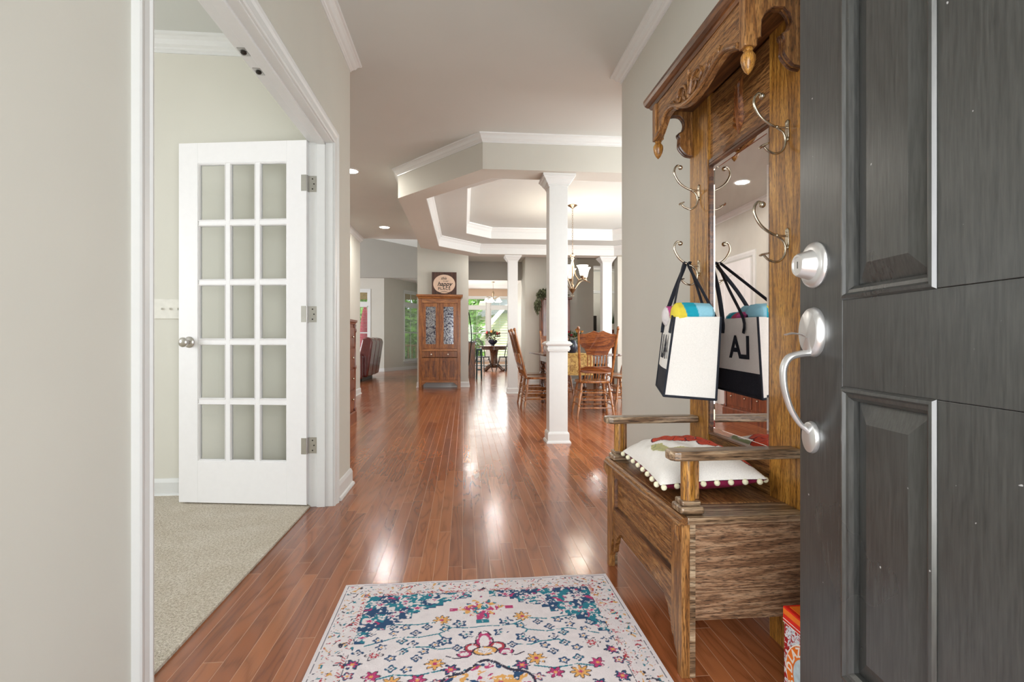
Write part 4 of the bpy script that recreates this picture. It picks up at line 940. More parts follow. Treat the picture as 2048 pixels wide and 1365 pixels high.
top_o = mt_.build('top_cover', 'vcol', cu)
lo_ = MB(); lo_.smooth = True; lo_.v = [tuple(TT @ Vector(p)) for p in vs[half:]]; lo_.f = [tuple(i - half for i in f) for f in fs if max(f) >= half]
lo_.build('underside', 'maroon', cu)
def cush_cols(co):
    X = (co[:, 0]) ; Y = (co[:, 1])
    out = np.tile(np.array(srgb(238, 234, 228)), (len(X), 1)); redc = np.array(srgb(205, 70, 40)); mar = np.array(srgb(95, 20, 35)); ol = np.array(srgb(190, 185, 130)); gr = np.array(srgb(150, 160, 120))
    def leaf(cx, cy, r0, r1, a0, a1, c):
        rr = np.hypot(X - cx, Y - cy); th = np.degrees(np.arctan2(Y - cy, X - cx)); k = (rr > r0) & (rr < r1) & (th > a0) & (th < a1); out[k] = c
        k2 = k & (np.abs((th * 0.35) % 1 - 0.5) < 0.12) & (rr > (r0 + r1) / 2); out[k2] = gr
    leaf(-0.01, -0.02, 0.075, 0.115, 150, 180, ol); leaf(-0.01, -0.02, 0.075, 0.115, -180, -95, ol); leaf(0.06, 0.10, 0.08, 0.105, -40, 80, gr)
    def hib(cx, cy, r, rot):
        dx = X - cx; dy = Y - cy; rr = np.hypot(dx, dy); th = np.arctan2(dy, dx) + rot
        R_ = r * (0.62 + 0.38 * np.abs(np.cos(2.5 * th)) ** 0.7)
        k = rr < R_; out[k] = redc; k = (np.abs(rr - R_) < 0.003) | ((np.abs(np.sin(5 * th * 1.0)) < 0.16 * (1 - rr / r)) & (rr < R_ * 0.8)) | ((np.abs(np.cos(2.5 * th)) < 0.05) & (rr < R_)); out[k] = mar
    hib(0.01, 0.10, 0.105, 0.3); hib(0.085, -0.015, 0.085, 1.0); hib(0.12, -0.15, 0.06, 0.2)
    return out
set_cols(top_o, cush_cols)
pm = []
for k in range(32):
    t = (k + 0.35) / 32 * 4; e_ = int(t); f_ = t - e_; s2 = -1 + 2 * f_
    u, v = [(s2, -1), (1, s2), (-s2, 1), (-1, -s2)][e_]
    pin = 1 - 0.07 * (1 - abs(v) ** 2) * abs(u) ** 3; pin2 = 1 - 0.07 * (1 - abs(u) ** 2) * abs(v) ** 3
    p = TT @ Vector((u * 0.169 * pin, v * 0.254 * pin2, -0.006)); MB().ball(p, 0.0092, 10).build('pompom', 'pompom', cu)

# ------------------------------------------------------------------ tote bag with towels
A = Vector((0.748, 1.83)); B = Vector((0.905, 1.80)); Cc = Vector((0.798, 2.055)); D = Vector((0.945, 2.035))
zt_, zb_ = 1.016, 0.722
tb = thing('tote_bag', (0.84, 1.93, 0.72), 'white and black canvas tote bag hanging from the lower far coat hook', 'bag')
bot_ = {'A': A + Vector((-0.040, 0.0)), 'B': B + Vector((-0.018, 0.0)), 'C': Cc + Vector((-0.035, -0.005)), 'D': D + Vector((0.0, 0))}
def lerp2(a, b_, t): return a + (b_ - a) * t
def bagpt(n_, t):   # t 0 bottom..1 top
    topv = {'A': A, 'B': B, 'C': Cc, 'D': D}[n_]; p = lerp2(bot_[n_], topv, t); z = {'A': 0.735, 'B': 0.722, 'C': 0.755, 'D': 0.745}[n_]
    return Vector((p.x, p.y, z + (zt_ - z) * t))
def panel(n0, n1, t0, t1, name, mat, bulge=0.0, off=0.0, nu=10, nw=10):
    mb = MB(); a = bagpt(n0, 0.5); b_ = bagpt(n1, 0.5); nn = (b_ - a).cross(Vector((0, 0, 1))).normalized(); vs = []
    cen = sum((bagpt(k, 0.5) for k in 'ABCD'), Vector()) / 4
    if nn.dot((a + b_) / 2 - cen) < 0: nn = -nn
    for w in range(nw + 1):
        t = t0 + (t1 - t0) * w / nw
        for u in range(nu + 1):
            s_ = u / nu; p = bagpt(n0, t).lerp(bagpt(n1, t), s_)
            vs.append(p + nn * (bulge * math.sin(PI * s_) * math.sin(PI * min(1, t * 1.0)) + off))
    for u in list(vs): vs.append(u - nn * 0.0015)
    K = (nu + 1) * (nw + 1)
    fs = []
    for w in range(nw):
        for u in range(nu):
            q_ = w * (nu + 1) + u; fs.append((q_, q_ + 1, q_ + nu + 2, q_ + nu + 1)); fs.append((K + q_, K + q_ + nu + 1, K + q_ + nu + 2, K + q_ + 1))
    mb.add(vs, fs); mb.smooth = True
    return mb.build(name, mat, tb), nn
panel('A', 'B', 0, 1, 'end_panel', 'canvas', -0.006); panel('C', 'D', 0, 1, 'end_panel', 'canvas', 0.0)
fa, na = panel('A', 'C', 0.33, 1, 'side_panel', 'canvas', 0.008); fb, nb = panel('B', 'D', 0.30, 1, 'side_panel', 'canvas', 0.0)
panel('A', 'C', 0, 0.33, 'black_base', 'black_cloth', 0.008); panel('B', 'D', 0, 0.30, 'black_base', 'black_cloth', 0.0)
mb = MB(); mb.add([bagpt(k, 0) for k in 'ABDC'] + [bagpt(k, 0) + Vector((0, 0, 0.003)) for k in 'ABDC'], [(0, 1, 2, 3), (7, 6, 5, 4), (0, 4, 5, 1), (1, 5, 6, 2), (2, 6, 7, 3), (3, 7, 4, 0)]); mb.build('bottom_panel', 'black_cloth', tb)
for k in 'ABCD':
    MB().tube([bagpt(k, t / 8) for t in range(9)], 0.0042, 8, flat=(1, 1)).build('edge_binding', 'black_cloth', tb)
for a, b_ in (('A', 'B'), ('C', 'D'), ('A', 'C'), ('B', 'D')):
    MB().tube([bagpt(a, 0).lerp(bagpt(b_, 0), t / 6) for t in range(7)], 0.0045, 8).build('edge_binding', 'black_cloth', tb)
# letters LA on both long faces
def face_text(txt, n0, n1, frac, t, size, nn, off, name='letters'):
    tm = text_mesh(txt, size, 0.0006, bold=0.003)
    a = bagpt(n0, t); b_ = bagpt(n1, t); c_ = a.lerp(b_, frac)
    xd = (b_ - a).normalized(); up = (bagpt(n0, 1) - bagpt(n0, 0)).normalized(); zz = xd.cross(up).normalized(); up = zz.cross(xd)
    Mx = Matrix(((xd.x * 0.8, up.x, zz.x, 0), (xd.y * 0.8, up.y, zz.y, 0), (xd.z * 0.8, up.z, zz.z, 0), (0, 0, 0, 1)))
    tm.xf(Matrix.Translation(c_ + nn * off) @ Mx); tm.build(name, 'black_cloth', tb)
face_text('LA', 'B', 'D', 0.42, 0.60, 0.118, nb, 0.002)
face_text('LA', 'C', 'A', 0.66, 0.60, 0.118, na, 0.011)
# handles over the hook
hkz = 1.238 - 0.004; hy = 2.095; hx = XM - 0.055
def handle(n0, n1, f0, f1, nn, off, dx):
    p0 = bagpt(n0, 0.99).lerp(bagpt(n1, 0.99), f0) + nn * off; p1 = bagpt(n0, 0.99).lerp(bagpt(n1, 0.99), f1) + nn * off
    s0 = bagpt(n0, 0.80).lerp(bagpt(n1, 0.80), f0) + nn * (off + 0.002); s1 = bagpt(n0, 0.80).lerp(bagpt(n1, 0.80), f1) + nn * (off + 0.002)
    top = Vector((hx + dx, hy, hkz + 0.012 + 0.004))
    pts = [s0, p0, p0.lerp(top, 0.5) + Vector((-0.004, 0, 0.0)), top + Vector((-0.012, -0.012, -0.014)), top, top + Vector((0.004, 0.008, -0.014)), p1.lerp(top, 0.5), p1, s1]
    pts = [Vector(p) for p in pts]
    MB().tube(smoothpath(pts, 4), 0.0085, 8, flat=(1.0, 0.35)).build('handle', 'black_cloth', tb)
handle('A', 'C', 0.12, 0.86, na, 0.004, -0.008)
handle('B', 'D', 0.30, 0.80, nb, 0.004, 0.016)
# towels
def towel(c, axis, r, L, cols, label, squash=0.8, seed=1):
    n = 40; k = 60; vs = []
    rng = random.Random(seed); ax_ = Vector(axis).normalized(); side_ = ax_.cross(Vector((0, 0, 1))).normalized()
    for i in range(k + 1):
        t = i / k; rad = r * (0.25 + 0.75 * min(1, (min(t, 1 - t) * 9)) ** 0.5)
        for j_ in range(n):
            a = 2 * PI * j_ / n; rr = rad * (1 + 0.05 * math.sin(3 * a + 5 * t + seed) + 0.03 * math.sin(9 * a + seed))
            vs.append(Vector(c) + ax_ * (t - 0.5) * L + side_ * math.cos(a) * rr + Vector((0, 0, 1)) * math.sin(a) * rr * squash)
    fs = [(i * n + j_, i * n + (j_ + 1) % n, (i + 1) * n + (j_ + 1) % n, (i + 1) * n + j_) for i in range(k) for j_ in range(n)] + [tuple(range(n))[::-1], tuple(k * n + j_ for j_ in range(n))]
    mb = MB(); mb.add(vs, fs); mb.smooth = True; o_ = mb.build('rolled_towel', 'terry')
    cc = Vector(c)
    def fn(co):
        d = co - np.array(cc); s_ = (d @ np.array(ax_)) / L + 0.5 + 0.25 * (d[:, 2]) / r * 0.3
        out = np.zeros((len(co), 3)); ks = np.clip((s_ * len(cols)).astype(int), 0, len(cols) - 1)
        return np.array(cols)[ks]
    set_cols(o_, fn)
    return tag(o_, label, 'towel', 'rolled towels in the tote bag')
yel = srgb(235, 215, 70); tea = srgb(20, 165, 190); lbl = srgb(150, 210, 230); pnk = srgb(215, 90, 160); wht = srgb(225, 220, 220); rose = srgb(200, 80, 110); drk = srgb(70, 40, 80)
towel((0.828, 1.865, 1.026), (0.97, -0.14, 0), 0.049, 0.150, [yel, yel, tea, tea, lbl, lbl, lbl], 'yellow, turquoise and pale blue striped towel rolled in the tote bag', 0.85, 2)
towel((0.884, 1.925, 1.015), (0.15, 0.98, 0), 0.030, 0.19, [pnk, drk, pnk, pnk, rose, tea, lbl], 'pink swirled rolled towel at the mirror side of the tote', 0.9, 4)
towel((0.822, 1.965, 1.026), (0.9, -0.2, 0), 0.042, 0.13, [wht, pnk, rose, pnk, pnk, lbl], 'pink and white rolled towel behind the striped towel', 0.9, 6)

# ------------------------------------------------------------------ red tin
tn = thing('decorative_tin', (0.92, 1.20, 0), 'red and orange lithographed tin on the floor between bench and door', 'tin')
m, nt, b = new_mat('tin_litho'); g = N(nt); tc = g.n('ShaderNodeTexCoord').outputs['Object']
g.l(g.ramp(g.noise(tc, 45, 3, 0.6, 1.5), [(0.46, srgb(165, 20, 28)), (0.5, srgb(230, 235, 240)), (0.6, srgb(190, 210, 220)), (0.66, srgb(165, 20, 28))]), b.inputs['Base Color']); b.inputs['Roughness'].default_value = 0.3; M['tin'] = m
M['tin_red'] = plain('tin_red', srgb(215, 30, 20), 0.3, noise=0.03); M['tin_orange'] = plain('tin_orange', srgb(235, 120, 35), 0.3, noise=0.03); M['tin_white'] = plain('tin_white', srgb(240, 235, 225), 0.35, noise=0.02); M['tin_blue'] = plain('tin_pale_blue', srgb(190, 215, 225), 0.35, noise=0.15, nscale=60)
tx0, tx1, ty0, ty1 = 0.823, 1.02, 1.105, 1.302
MB().box(tx0, tx1, ty0, ty1, 0.0, 0.205).build('tin_body', 'tin', tn, bevel=0.004)
ld_ = MB().box(tx0 - 0.002, tx1 + 0.002, ty0 - 0.002, ty1 + 0.002, 0.206, 0.246).build('lid', 'tin_red', tn, bevel=0.004)
MB().box(tx0 - 0.0028, tx0 - 0.0018, ty0 + 0.003, ty1 - 0.003, 0.228, 0.242).build('lid_band', 'tin_orange', ld_); MB().box(tx0 + 0.01, tx1 - 0.01, ty0 + 0.01, ty1 - 0.01, 0.246, 0.2468).build('lid_top_band', 'tin_orange', ld_)
mb = MB(); mb.box(tx0 - 0.003, tx0 - 0.002, ty0 + 0.002, ty1 - 0.002, 0.2145, 0.216); mb.box(tx0 - 0.003, tx0 - 0.002, ty0 + 0.002, ty1 - 0.002, 0.2065, 0.208); mb.build('lid_line', 'tin_white', ld_)
yc2, zc2 = 1.205, 0.100
MB().lathe([(0.001, 0), (0.086, 0), (0.086, -0.0006), (0.001, -0.0008)], (tx0, yc2, zc2), 48, 'x').build('emblem_rim', 'tin_white', tn)
MB().lathe([(0.001, 0), (0.083, 0), (0.083, -0.0012), (0.001, -0.0014)], (tx0, yc2, zc2), 48, 'x').build('emblem_ring', 'tin_orange', tn)
MB().lathe([(0.001, 0), (0.054, 0), (0.054, -0.0018), (0.001, -0.0020)], (tx0, yc2, zc2), 48, 'x').build('emblem_centre', 'tin_blue', tn)
lt_ = MB()
for ch, ang in (('S', 208), ('.', 193), ('D', 176), ('L', 155), ('A', 138), ('Z', 118)):
    tm = text_mesh(ch, 0.030, 0.0004, bold=0.0008); a = R(ang)
    # face -X, viewed from -X with +Y to the left
    rot = a - PI / 2
    for i, p in enumerate(tm.v):
        u = p[0] * math.cos(rot) - p[1] * math.sin(rot) + math.cos(a) * 0.068; v = p[0] * math.sin(rot) + p[1] * math.cos(rot) + math.sin(a) * 0.068
        tm.v[i] = (tx0 - 0.0018 - p[2], yc2 - u, zc2 + v)
    lt_.add(tm.v, tm.f)
lt_.build('lettering', 'tin_white', tn)

# ------------------------------------------------------------------ dresser on the left + plant
ds = thing('tall_dresser', (-1.52, 5.65, 0), 'dark cherry tall dresser against the left wall past the doorway', 'dresser')
dx0, dx1, dy0, dy1 = -1.80, -1.265, 5.0, 6.29
MB().box(dx0, dx1, dy0, dy1, 0.13, 1.12).build('carcass', 'cherry', ds, bevel=0.002)
mb = MB(); mb.sweep([(dx0, dy1), (dx1, dy1), (dx1, dy0), (dx0, dy0)], [(0, 1.12), (0.008, 1.122), (0.012, 1.135), (0.025, 1.145), (0.028, 1.17), (0, 1.17)], XY); mb.box(dx0, dx1, dy0, dy1, 1.12, 1.17); mb.build('top', 'cherry', ds)
mb = MB(); mb.sweep([(dx0, dy1), (dx1, dy1), (dx1, dy0), (dx0, dy0)], [(0, 0), (0.02, 0), (0.02, 0.11), (0.012, 0.125), (0, 0.13)], XY); mb.box(dx0, dx1, dy0, dy1, 0, 0.13); mb.build('plinth', 'cherry', ds)
for y in (dy1 - 0.03, dy0 + 0.03):
    MB().lathe([(0.018, 0.13), (0.022, 0.15), (0.014, 0.17), (0.015, 0.60), (0.022, 0.62), (0.022, 0.64), (0.015, 0.66), (0.014, 1.02), (0.023, 1.04), (0.023, 1.06), (0.016, 1.08), (0.02, 1.12)], (dx1 + 0.006, y, 0), 16).build('corner_column', 'cherry', ds)
for k in range(4):
    for (a, b_) in ((dy0 + 0.08, 5.64), (5.66, dy1 - 0.08)):
        dw_ = MB().box(dx1, dx1 + 0.015, a, b_, 0.16 + k * 0.235, 0.16 + k * 0.235 + 0.215).build('drawer', 'cherry', ds, bevel=0.003)
        for yy in (a + 0.12, b_ - 0.12): MB().ball((dx1 + 0.026, yy, 0.27 + k * 0.235), 0.012, 8).build('knob', 'pewter', dw_)
def blob_leaves(mb, c, rad, n, size, seed, droop=0, sc=(1, 1, 1), up=0.2):
    rg = random.Random(seed)
    for _ in range(n):
        d = Vector((rg.gauss(0, 1), rg.gauss(0, 1), rg.gauss(0, 1) + up)).normalized(); r = rad * rg.random() ** 0.4
        p = Vector(c) + Vector((d.x * r * sc[0], d.y * r * sc[1], d.z * r * sc[2]))
        u = Vector((rg.gauss(0, 1), rg.gauss(0, 1), rg.gauss(0, 1))).normalized(); u = (u * 0.5 + d).normalized(); u.z -= droop; u.normalize()
        w = u.cross(Vector((rg.gauss(0, 1), rg.gauss(0, 1), rg.gauss(0, 1)))).normalized(); s_ = size * (0.6 + 0.8 * rg.random())
        nn = u.cross(w) * s_ * 0.12
        mb.add([p, p + u * s_ * 0.5 + w * s_ * 0.22 + nn, p + u * s_, p + u * s_ * 0.5 - w * s_ * 0.22 + nn], [(0, 1, 2, 3)])
pl = thing('potted_plant', (-1.52, 5.22, 1.17), 'dark leafy potted plant on the tall dresser, seen in the mirror', 'plant')
MB().lathe([(0.05, 0), (0.07, 0.12), (0.075, 0.13), (0.065, 0.125), (0.001, 0.12)], (-1.52, 5.22, 1.1705), 20).build('pot', 'navy', pl)
mb = MB(); blob_leaves(mb, (-1.52, 5.22, 1.43), 0.17, 260, 0.10, 5); mb.build('foliage', 'leaf', pl)

# ------------------------------------------------------------------ hutch + sign
hu = thing('china_hutch', (-0.467, 10.5, 0), 'oak hutch with etched glass doors standing against the pale pier wall', 'hutch')
hx0, hx1, hy0, hy1 = -0.868, -0.068, 10.30, 10.70
mb = MB()
mb.box(hx0 + 0.03, hx1 - 0.03, hy0 + 0.02, hy1, 0.14, 0.155); mb.box(hx0 + 0.03, hx0 + 0.05, hy0 + 0.02, hy1, 0.14, 1.74); mb.box(hx1 - 0.05, hx1 - 0.03, hy0 + 0.02, hy1, 0.14, 1.74)
mb.box(hx0 + 0.03, hx1 - 0.03, hy1 - 0.02, hy1, 0.14, 1.74); mb.box(hx0 + 0.03, hx1 - 0.03, hy0 + 0.02, hy1, 1.72, 1.745); mb.box(hx0 + 0.05, hx1 - 0.05, hy0 + 0.03, hy1, 0.66, 0.69); mb.box(hx0 + 0.05, hx1 - 0.05, hy0 + 0.06, hy1, 1.2, 1.215)
mb.build('carcass', 'hutch', hu)
for x in (hx0, hx1 - 0.06): 
    for y in (hy0, hy1 - 0.06): MB().box(x, x + 0.06, y, y + 0.06, 0, 1.745).build('corner_post', 'hutch', hu, bevel=0.002)
mb = MB(); mb.sweep([(hx0 - 0.0, hy1), (hx0, hy0), (hx1, hy0), (hx1, hy1)], [(0, 1.745), (0.0, 1.745), (-0.012, 1.75), (-0.02, 1.775), (-0.04, 1.79), (-0.045, 1.825), (0, 1.825)], XY); mb.box(hx0, hx1, hy0, hy1, 1.745, 1.825); mb.build('cornice', 'hutch_x', hu)
MB().box(hx0 + 0.06, hx1 - 0.06, hy0 + 0.005, hy0 + 0.025, 1.665, 1.744).build('top_rail', 'hutch_x', hu)
mx_ = (hx0 + hx1) / 2
for s_, a, b_ in ((0, hx0 + 0.062, mx_ - 0.002), (1, mx_ + 0.002, hx1 - 0.062)):
    d_ = MB(); w = 0.075; z0, z1 = 0.785, 1.66
    d_.box(a, a + w, hy0 - 0.002, hy0 + 0.02, z0, z1); d_.box(b_ - w, b_, hy0 - 0.002, hy0 + 0.02, z0, z1); d_.box(a + w, b_ - w, hy0 - 0.002, hy0 + 0.02, z0, z0 + 0.085); d_.box(a + w, b_ - w, hy0 - 0.002, hy0 + 0.02, z1 - 0.07, z1)
    o = d_.build('glass_door', 'hutch', hu, bevel=0.002)
    MB().box(a + w - 0.005, b_ - w + 0.005, hy0 + 0.006, hy0 + 0.010, z0 + 0.08, z1 - 0.065).build('etched_pane', 'etched', o)
    MB().box(a, b_, hy0 - 0.004, hy0 + 0.018, 0.735, 0.782).build('middle_rail', 'hutch_x', hu)
dw_ = MB().box(hx0 + 0.064, hx1 - 0.064, hy0 - 0.004, hy0 + 0.018, 0.615, 0.73).build('drawer', 'hutch_dark', hu, bevel=0.003)
for x in (mx_ - 0.16, mx_ + 0.16): MB().ball((x, hy0 - 0.016, 0.672), 0.014, 10).build('knob', 'tin_white', dw_)
for a, b_ in ((hx0 + 0.062, mx_ - 0.002), (mx_ + 0.002, hx1 - 0.062)):
    d_ = MB(); w = 0.055; z0, z1 = 0.175, 0.605
    for x in (a, (a + b_) / 2 - w / 2, b_ - w): d_.box(x, x + w, hy0 - 0.002, hy0 + 0.018, z0, z1)
    d_.box(a, b_, hy0 - 0.0015, hy0 + 0.018, z0, z0 + 0.055); d_.box(a, b_, hy0 - 0.0015, hy0 + 0.018, z1 - 0.06, z1)
    o = d_.build('lower_door', 'hutch', hu, bevel=0.001); MB().box(a + 0.02, b_ - 0.02, hy0 + 0.008, hy0 + 0.014, z0 + 0.02, z1 - 0.02).build('door_panel', 'hutch_dark', o)
MB().prism([(hx0 + 0.06, 0.17), (hx0 + 0.06, 0.075), (hx0 + 0.10, 0.10), (hx0 + 0.14, 0.13), (hx1 - 0.14, 0.13), (hx1 - 0.10, 0.10), (hx1 - 0.06, 0.075), (hx1 - 0.06, 0.17)], 'xz', hy0 + 0.004, hy0 + 0.02).build('apron', 'hutch_x', hu)
sg = thing('plaque_sign', (-0.38, 10.55, 1.825), 'dark brown square board with round cream happy place plaque on the hutch', 'sign')
sx0, sx1, sz0, sz1 = -0.632, -0.148, 1.826, 2.29
MB().box(sx0, sx1, 10.54, 10.56, sz0, sz1).build('backing_board', 'plaque_brown', sg, bevel=0.002)
M['plaque_cream'] = plain('plaque_cream', srgb(228, 200, 178), 0.5, noise=0.05, nscale=15)
el = MB().lathe([(0.001, 0), (0.215, 0), (0.215, -0.010), (0.21, -0.012), (0.001, -0.012)], (0, 0, 0), 48, 'y')
el.v = [(p[0] - 0.39, p[1] + 10.54, p[2] * 0.86 + 2.055) for p in el.v]; pq = el.build('round_plaque', 'plaque_cream', sg)
def sign_text(txt, size, x, z, shear=0.0, bold=0.0, sp=1.0):
    tm = text_mesh(txt, size, 0.001, shear, bold, sp); tm.v = [(p[0] + x, 10.527 - p[2], p[1] + z) for p in tm.v]; tm.build('lettering', 'dark_metal', pq)
sign_text('this', 0.075, -0.40, 2.165, 0.35, 0.001); sign_text('is our', 0.045, -0.36, 2.112, 0.3); sign_text('happy', 0.118, -0.385, 2.052, 0.35, 0.0025, 1.0); sign_text('PLACE', 0.072, -0.39, 1.960, 0, 0.0015, 1.25)
sw = MB(); sw.tube(smoothpath([(-0.52, 10.527, 1.905), (-0.47, 10.527, 1.885), (-0.44, 10.527, 1.90), (-0.39, 10.527, 1.91), (-0.34, 10.527, 1.90), (-0.31, 10.527, 1.885), (-0.26, 10.527, 1.905)], 4), 0.004, 6); sw.build('flourish', 'dark_metal', pq)

# ------------------------------------------------------------------ sofa backs
sf = thing('reclining_sofa', (-2.65, 13.2, 0), 'burgundy leather reclining sofa seen from behind in the great room', 'sofa')
for k in range(3):
    y0 = 12.38 + 0.54 * k; y1 = y0 + 0.53
    pr_ = [(-2.28, 0.10), (-2.20, 0.10), (-2.085, 0.90), (-2.11, 0.985), (-2.20, 1.02), (-2.32, 0.98), (-2.42, 0.55), (-2.45, 0.45), (-2.45, 0.12)]
    MB().prism(pr_, 'xz', y0, y1).build('back_cushion', 'leather', sf, bevel=0.045, segs=4, smooth=True)
    MB().box(-3.05, -2.451, y0, y1, 0.12, 0.46).build('seat_cushion', 'leather', sf, bevel=0.05, segs=3)
for y in (12.14, 14.01):
    MB().box(-3.05, -2.28, y, y + 0.23, 0.06, 0.62).build('armrest', 'leather', sf, bevel=0.06, segs=4)
mb = MB(); mb.box(-2.9, -2.35, 12.5, 13.9, 0, 0.10); mb.build('base', 'dark_metal', sf)

# ------------------------------------------------------------------ pressed-back oak chair
def lean(z): return -0.19 - (z - 0.44) * 0.24
def make_chair(label):
    t = thing('dining_chair', (0, 0, 0), label, 'chair', 'pressed back oak dining chairs')
    kw = dict(world=False)
    n = 28; ring_ = []
    for i in range(n):
        a = 2 * PI * i / n; cx_, cy_ = math.cos(a), math.sin(a)
        x = 0.215 * math.copysign(abs(cx_) ** 0.62, cx_) * (1.0 + 0.06 * (cy_ > 0) * cy_); y = 0.21 * math.copysign(abs(cy_) ** 0.62, cy_)
        ring_.append((x, y))
    MB().prism(ring_, 'xy', 0.425, 0.453).build('seat', 'chair_oak', t, bevel=0.008, segs=3, **kw)
    lp = [(0, 0.011), (0.06, 0.014), (0.1, 0.010), (0.3, 0.017), (0.34, 0.012), (0.37, 0.018), (0.40, 0.012), (0.7, 0.020), (0.74, 0.013), (0.78, 0.019), (0.83, 0.014), (1, 0.016)]
    ends = {}
    for sx_ in (-1, 1):
        for sy_ in (-1, 1):
            p0 = (sx_ * 0.225, sy_ * 0.215, 0.0); p1 = (sx_ * 0.16, sy_ * 0.155, 0.43); ends[(sx_, sy_)] = (Vector(p0), Vector(p1))
            MB().turned(p0, p1, lp, 12).build('leg', 'chair_oak', t, **kw)
    def st(a, ta, b_, tb_):
        pa = ends[a][0].lerp(ends[a][1], ta); pb = ends[b_][0].lerp(ends[b_][1], tb_)
        MB().turned(pa, pb, [(0, 0.006), (0.3, 0.009), (0.45, 0.008), (0.5, 0.012), (0.55, 0.008), (0.7, 0.009), (1, 0.006)], 8).build('stretcher', 'chair_oak', t, **kw)
    for ta in (0.30, 0.52, 0.72): st((-1, -1), ta, (1, -1), ta); st((-1, 1), ta, (1, 1), ta)
    for ta in (0.38, 0.60): st((-1, -1), ta, (-1, 1), ta); st((1, -1), ta, (1, 1), ta)
    for sx_ in (-1, 1):
        p0 = Vector((sx_ * 0.185, lean(0.44) + 0.01, 0.44)); p1 = Vector((sx_ * 0.235, lean(1.10), 1.10))
        MB().turned(p0, p1, [(0, 0.014), (0.15, 0.016), (0.2, 0.012), (0.23, 0.017), (0.26, 0.013), (0.5, 0.016), (0.9, 0.014), (0.93, 0.010), (0.95, 0.017), (0.98, 0.018), (1, 0.010)], 12).build('back_post', 'chair_oak', t, **kw)
    def slab(poly, name, mat, th=0.018, curve=0.03):
        fine = []
        for i in range(len(poly)):
            a = Vector(poly[i]); b_ = Vector(poly[(i + 1) % len(poly)])
            for k in range(3): fine.append(a.lerp(b_, k / 3))
        mb = MB(); n_ = len(fine)
        f_ = lambda p, o_: (p.x, lean(p.y) - curve * (1 - (p.x / 0.22) ** 2) + o_, p.y)
        # strips: build as left-right columns for a curved panel
        mb.add([f_(p, 0) for p in fine] + [f_(p, th) for p in fine], [tuple(range(n_))[::-1], tuple(range(n_, 2 * n_))] + [(i, (i + 1) % n_, (i + 1) % n_ + n_, i + n_) for i in range(n_)])
        return mb.build(name, mat, t, bevel=0.002, **kw)
    topw = [(-0.222, 0.995), (-0.195, 1.018), (-0.155, 1.012), (-0.125, 1.022), (-0.085, 1.035), (-0.055, 1.050), (-0.03, 1.042), (0, 1.028)]
    up_ = topw + [(-x, z) for x, z in topw[::-1][1:]]
    bot2 = [(0.205, 0.90), (0.195, 0.865), (0.155, 0.84), (0.135, 0.80), (0.125, 0.765), (0, 0.755)]
    slab(up_ + bot2 + [(-x, z) for x, z in bot2[::-1][1:]], 'crest_panel', 'chair_red')
    slab([(-0.20, 0.60), (-0.13, 0.63), (0.13, 0.63), (0.20, 0.60), (0.195, 0.56), (0.12, 0.545), (-0.12, 0.545), (-0.195, 0.56)], 'lower_rail', 'chair_red')
    for k in range(7):
        x = -0.108 + 0.036 * k; c_ = 0.03 * (1 - (x / 0.22) ** 2)
        MB().turned((x, lean(0.62) - c_ + 0.009, 0.62), (x * 1.05, lean(0.765) - c_ + 0.009, 0.765), [(0, 0.005), (0.3, 0.009), (0.5, 0.006), (0.7, 0.009), (1, 0.005)], 8).build('spindle', 'chair_oak', t, **kw)
    for k in range(9):
        x = -0.13 + 0.0325 * k; c_ = 0.03 * (1 - (x / 0.22) ** 2)
        MB().turned((x, -0.17 - 0.3 * c_, 0.45), (x, lean(0.55) - c_ + 0.009, 0.55), [(0, 0.004), (0.5, 0.007), (1, 0.004)], 8).build('short_spindle', 'chair_oak', t, **kw)
    return t
ch0 = make_chair('oak pressed back dining chair with its back toward the hallway, near end of table')
ch0.location = (1.575, 6.40, 0); ch0.rotation_euler = (0, 0, R(-3))
copy_tree(ch0, (1.00, 7.12, 0), R(-90), 'oak dining chair at the left side of the table, seen in profile between two columns')
copy_tree(ch0, (2.22, 7.12, 0), R(90), 'oak dining chair at the right side of the table beyond the entry wall edge')
copy_tree(ch0, (1.50, 8.42, 0), R(180), 'oak dining chair at the far end of the table behind the flowers')
copy_tree(ch0, (1.02, 7.72, 0), R(-90), 'oak dining chair at the left side, partly behind the near column')
copy_tree(ch0, (2.20, 7.72, 0), R(90), 'oak dining chair at the far right side of the table')

# dining table
dt = thing('dining_table', (1.49, 7.3, 0), 'dark wood dining table with turned legs under the tray ceiling', 'table')
rr = []
for (cx_, cy_, a0) in ((1.94, 6.61, -90), (1.94, 8.05, 0), (1.05, 8.05, 90), (1.05, 6.61, 180)):
    for k in range(6): a = R(a0 + 18 * k); rr.append((cx_ + 0.06 * math.cos(a), cy_ + 0.06 * math.sin(a)))
MB().prism(rr, 'xy', 0.738, 0.765).build('tabletop', 'table_wood', dt, bevel=0.006)
for a in ((1.14, 1.86, 6.72, 6.74), (1.14, 1.86, 7.92, 7.94), (1.14, 1.16, 6.74, 7.92), (1.84, 1.86, 6.74, 7.92)): MB().box(a[0], a[1], a[2], a[3], 0.635, 0.738).build('apron', 'table_wood', dt)
tl = [(0, 0.024), (0.04, 0.034), (0.09, 0.022), (0.12, 0.036), (0.2, 0.045), (0.26, 0.026), (0.30, 0.042), (0.34, 0.026), (0.5, 0.040), (0.62, 0.050), (0.68, 0.028), (0.72, 0.045), (0.78, 0.03), (0.80, 0.042), (1, 0.042)]
for x, y in ((1.18, 6.76), (1.82, 6.76), (1.18, 7.90), (1.82, 7.90)): MB().turned((x, y, 0), (x, y, 0.738), tl, 16).build('leg', 'table_wood', dt)
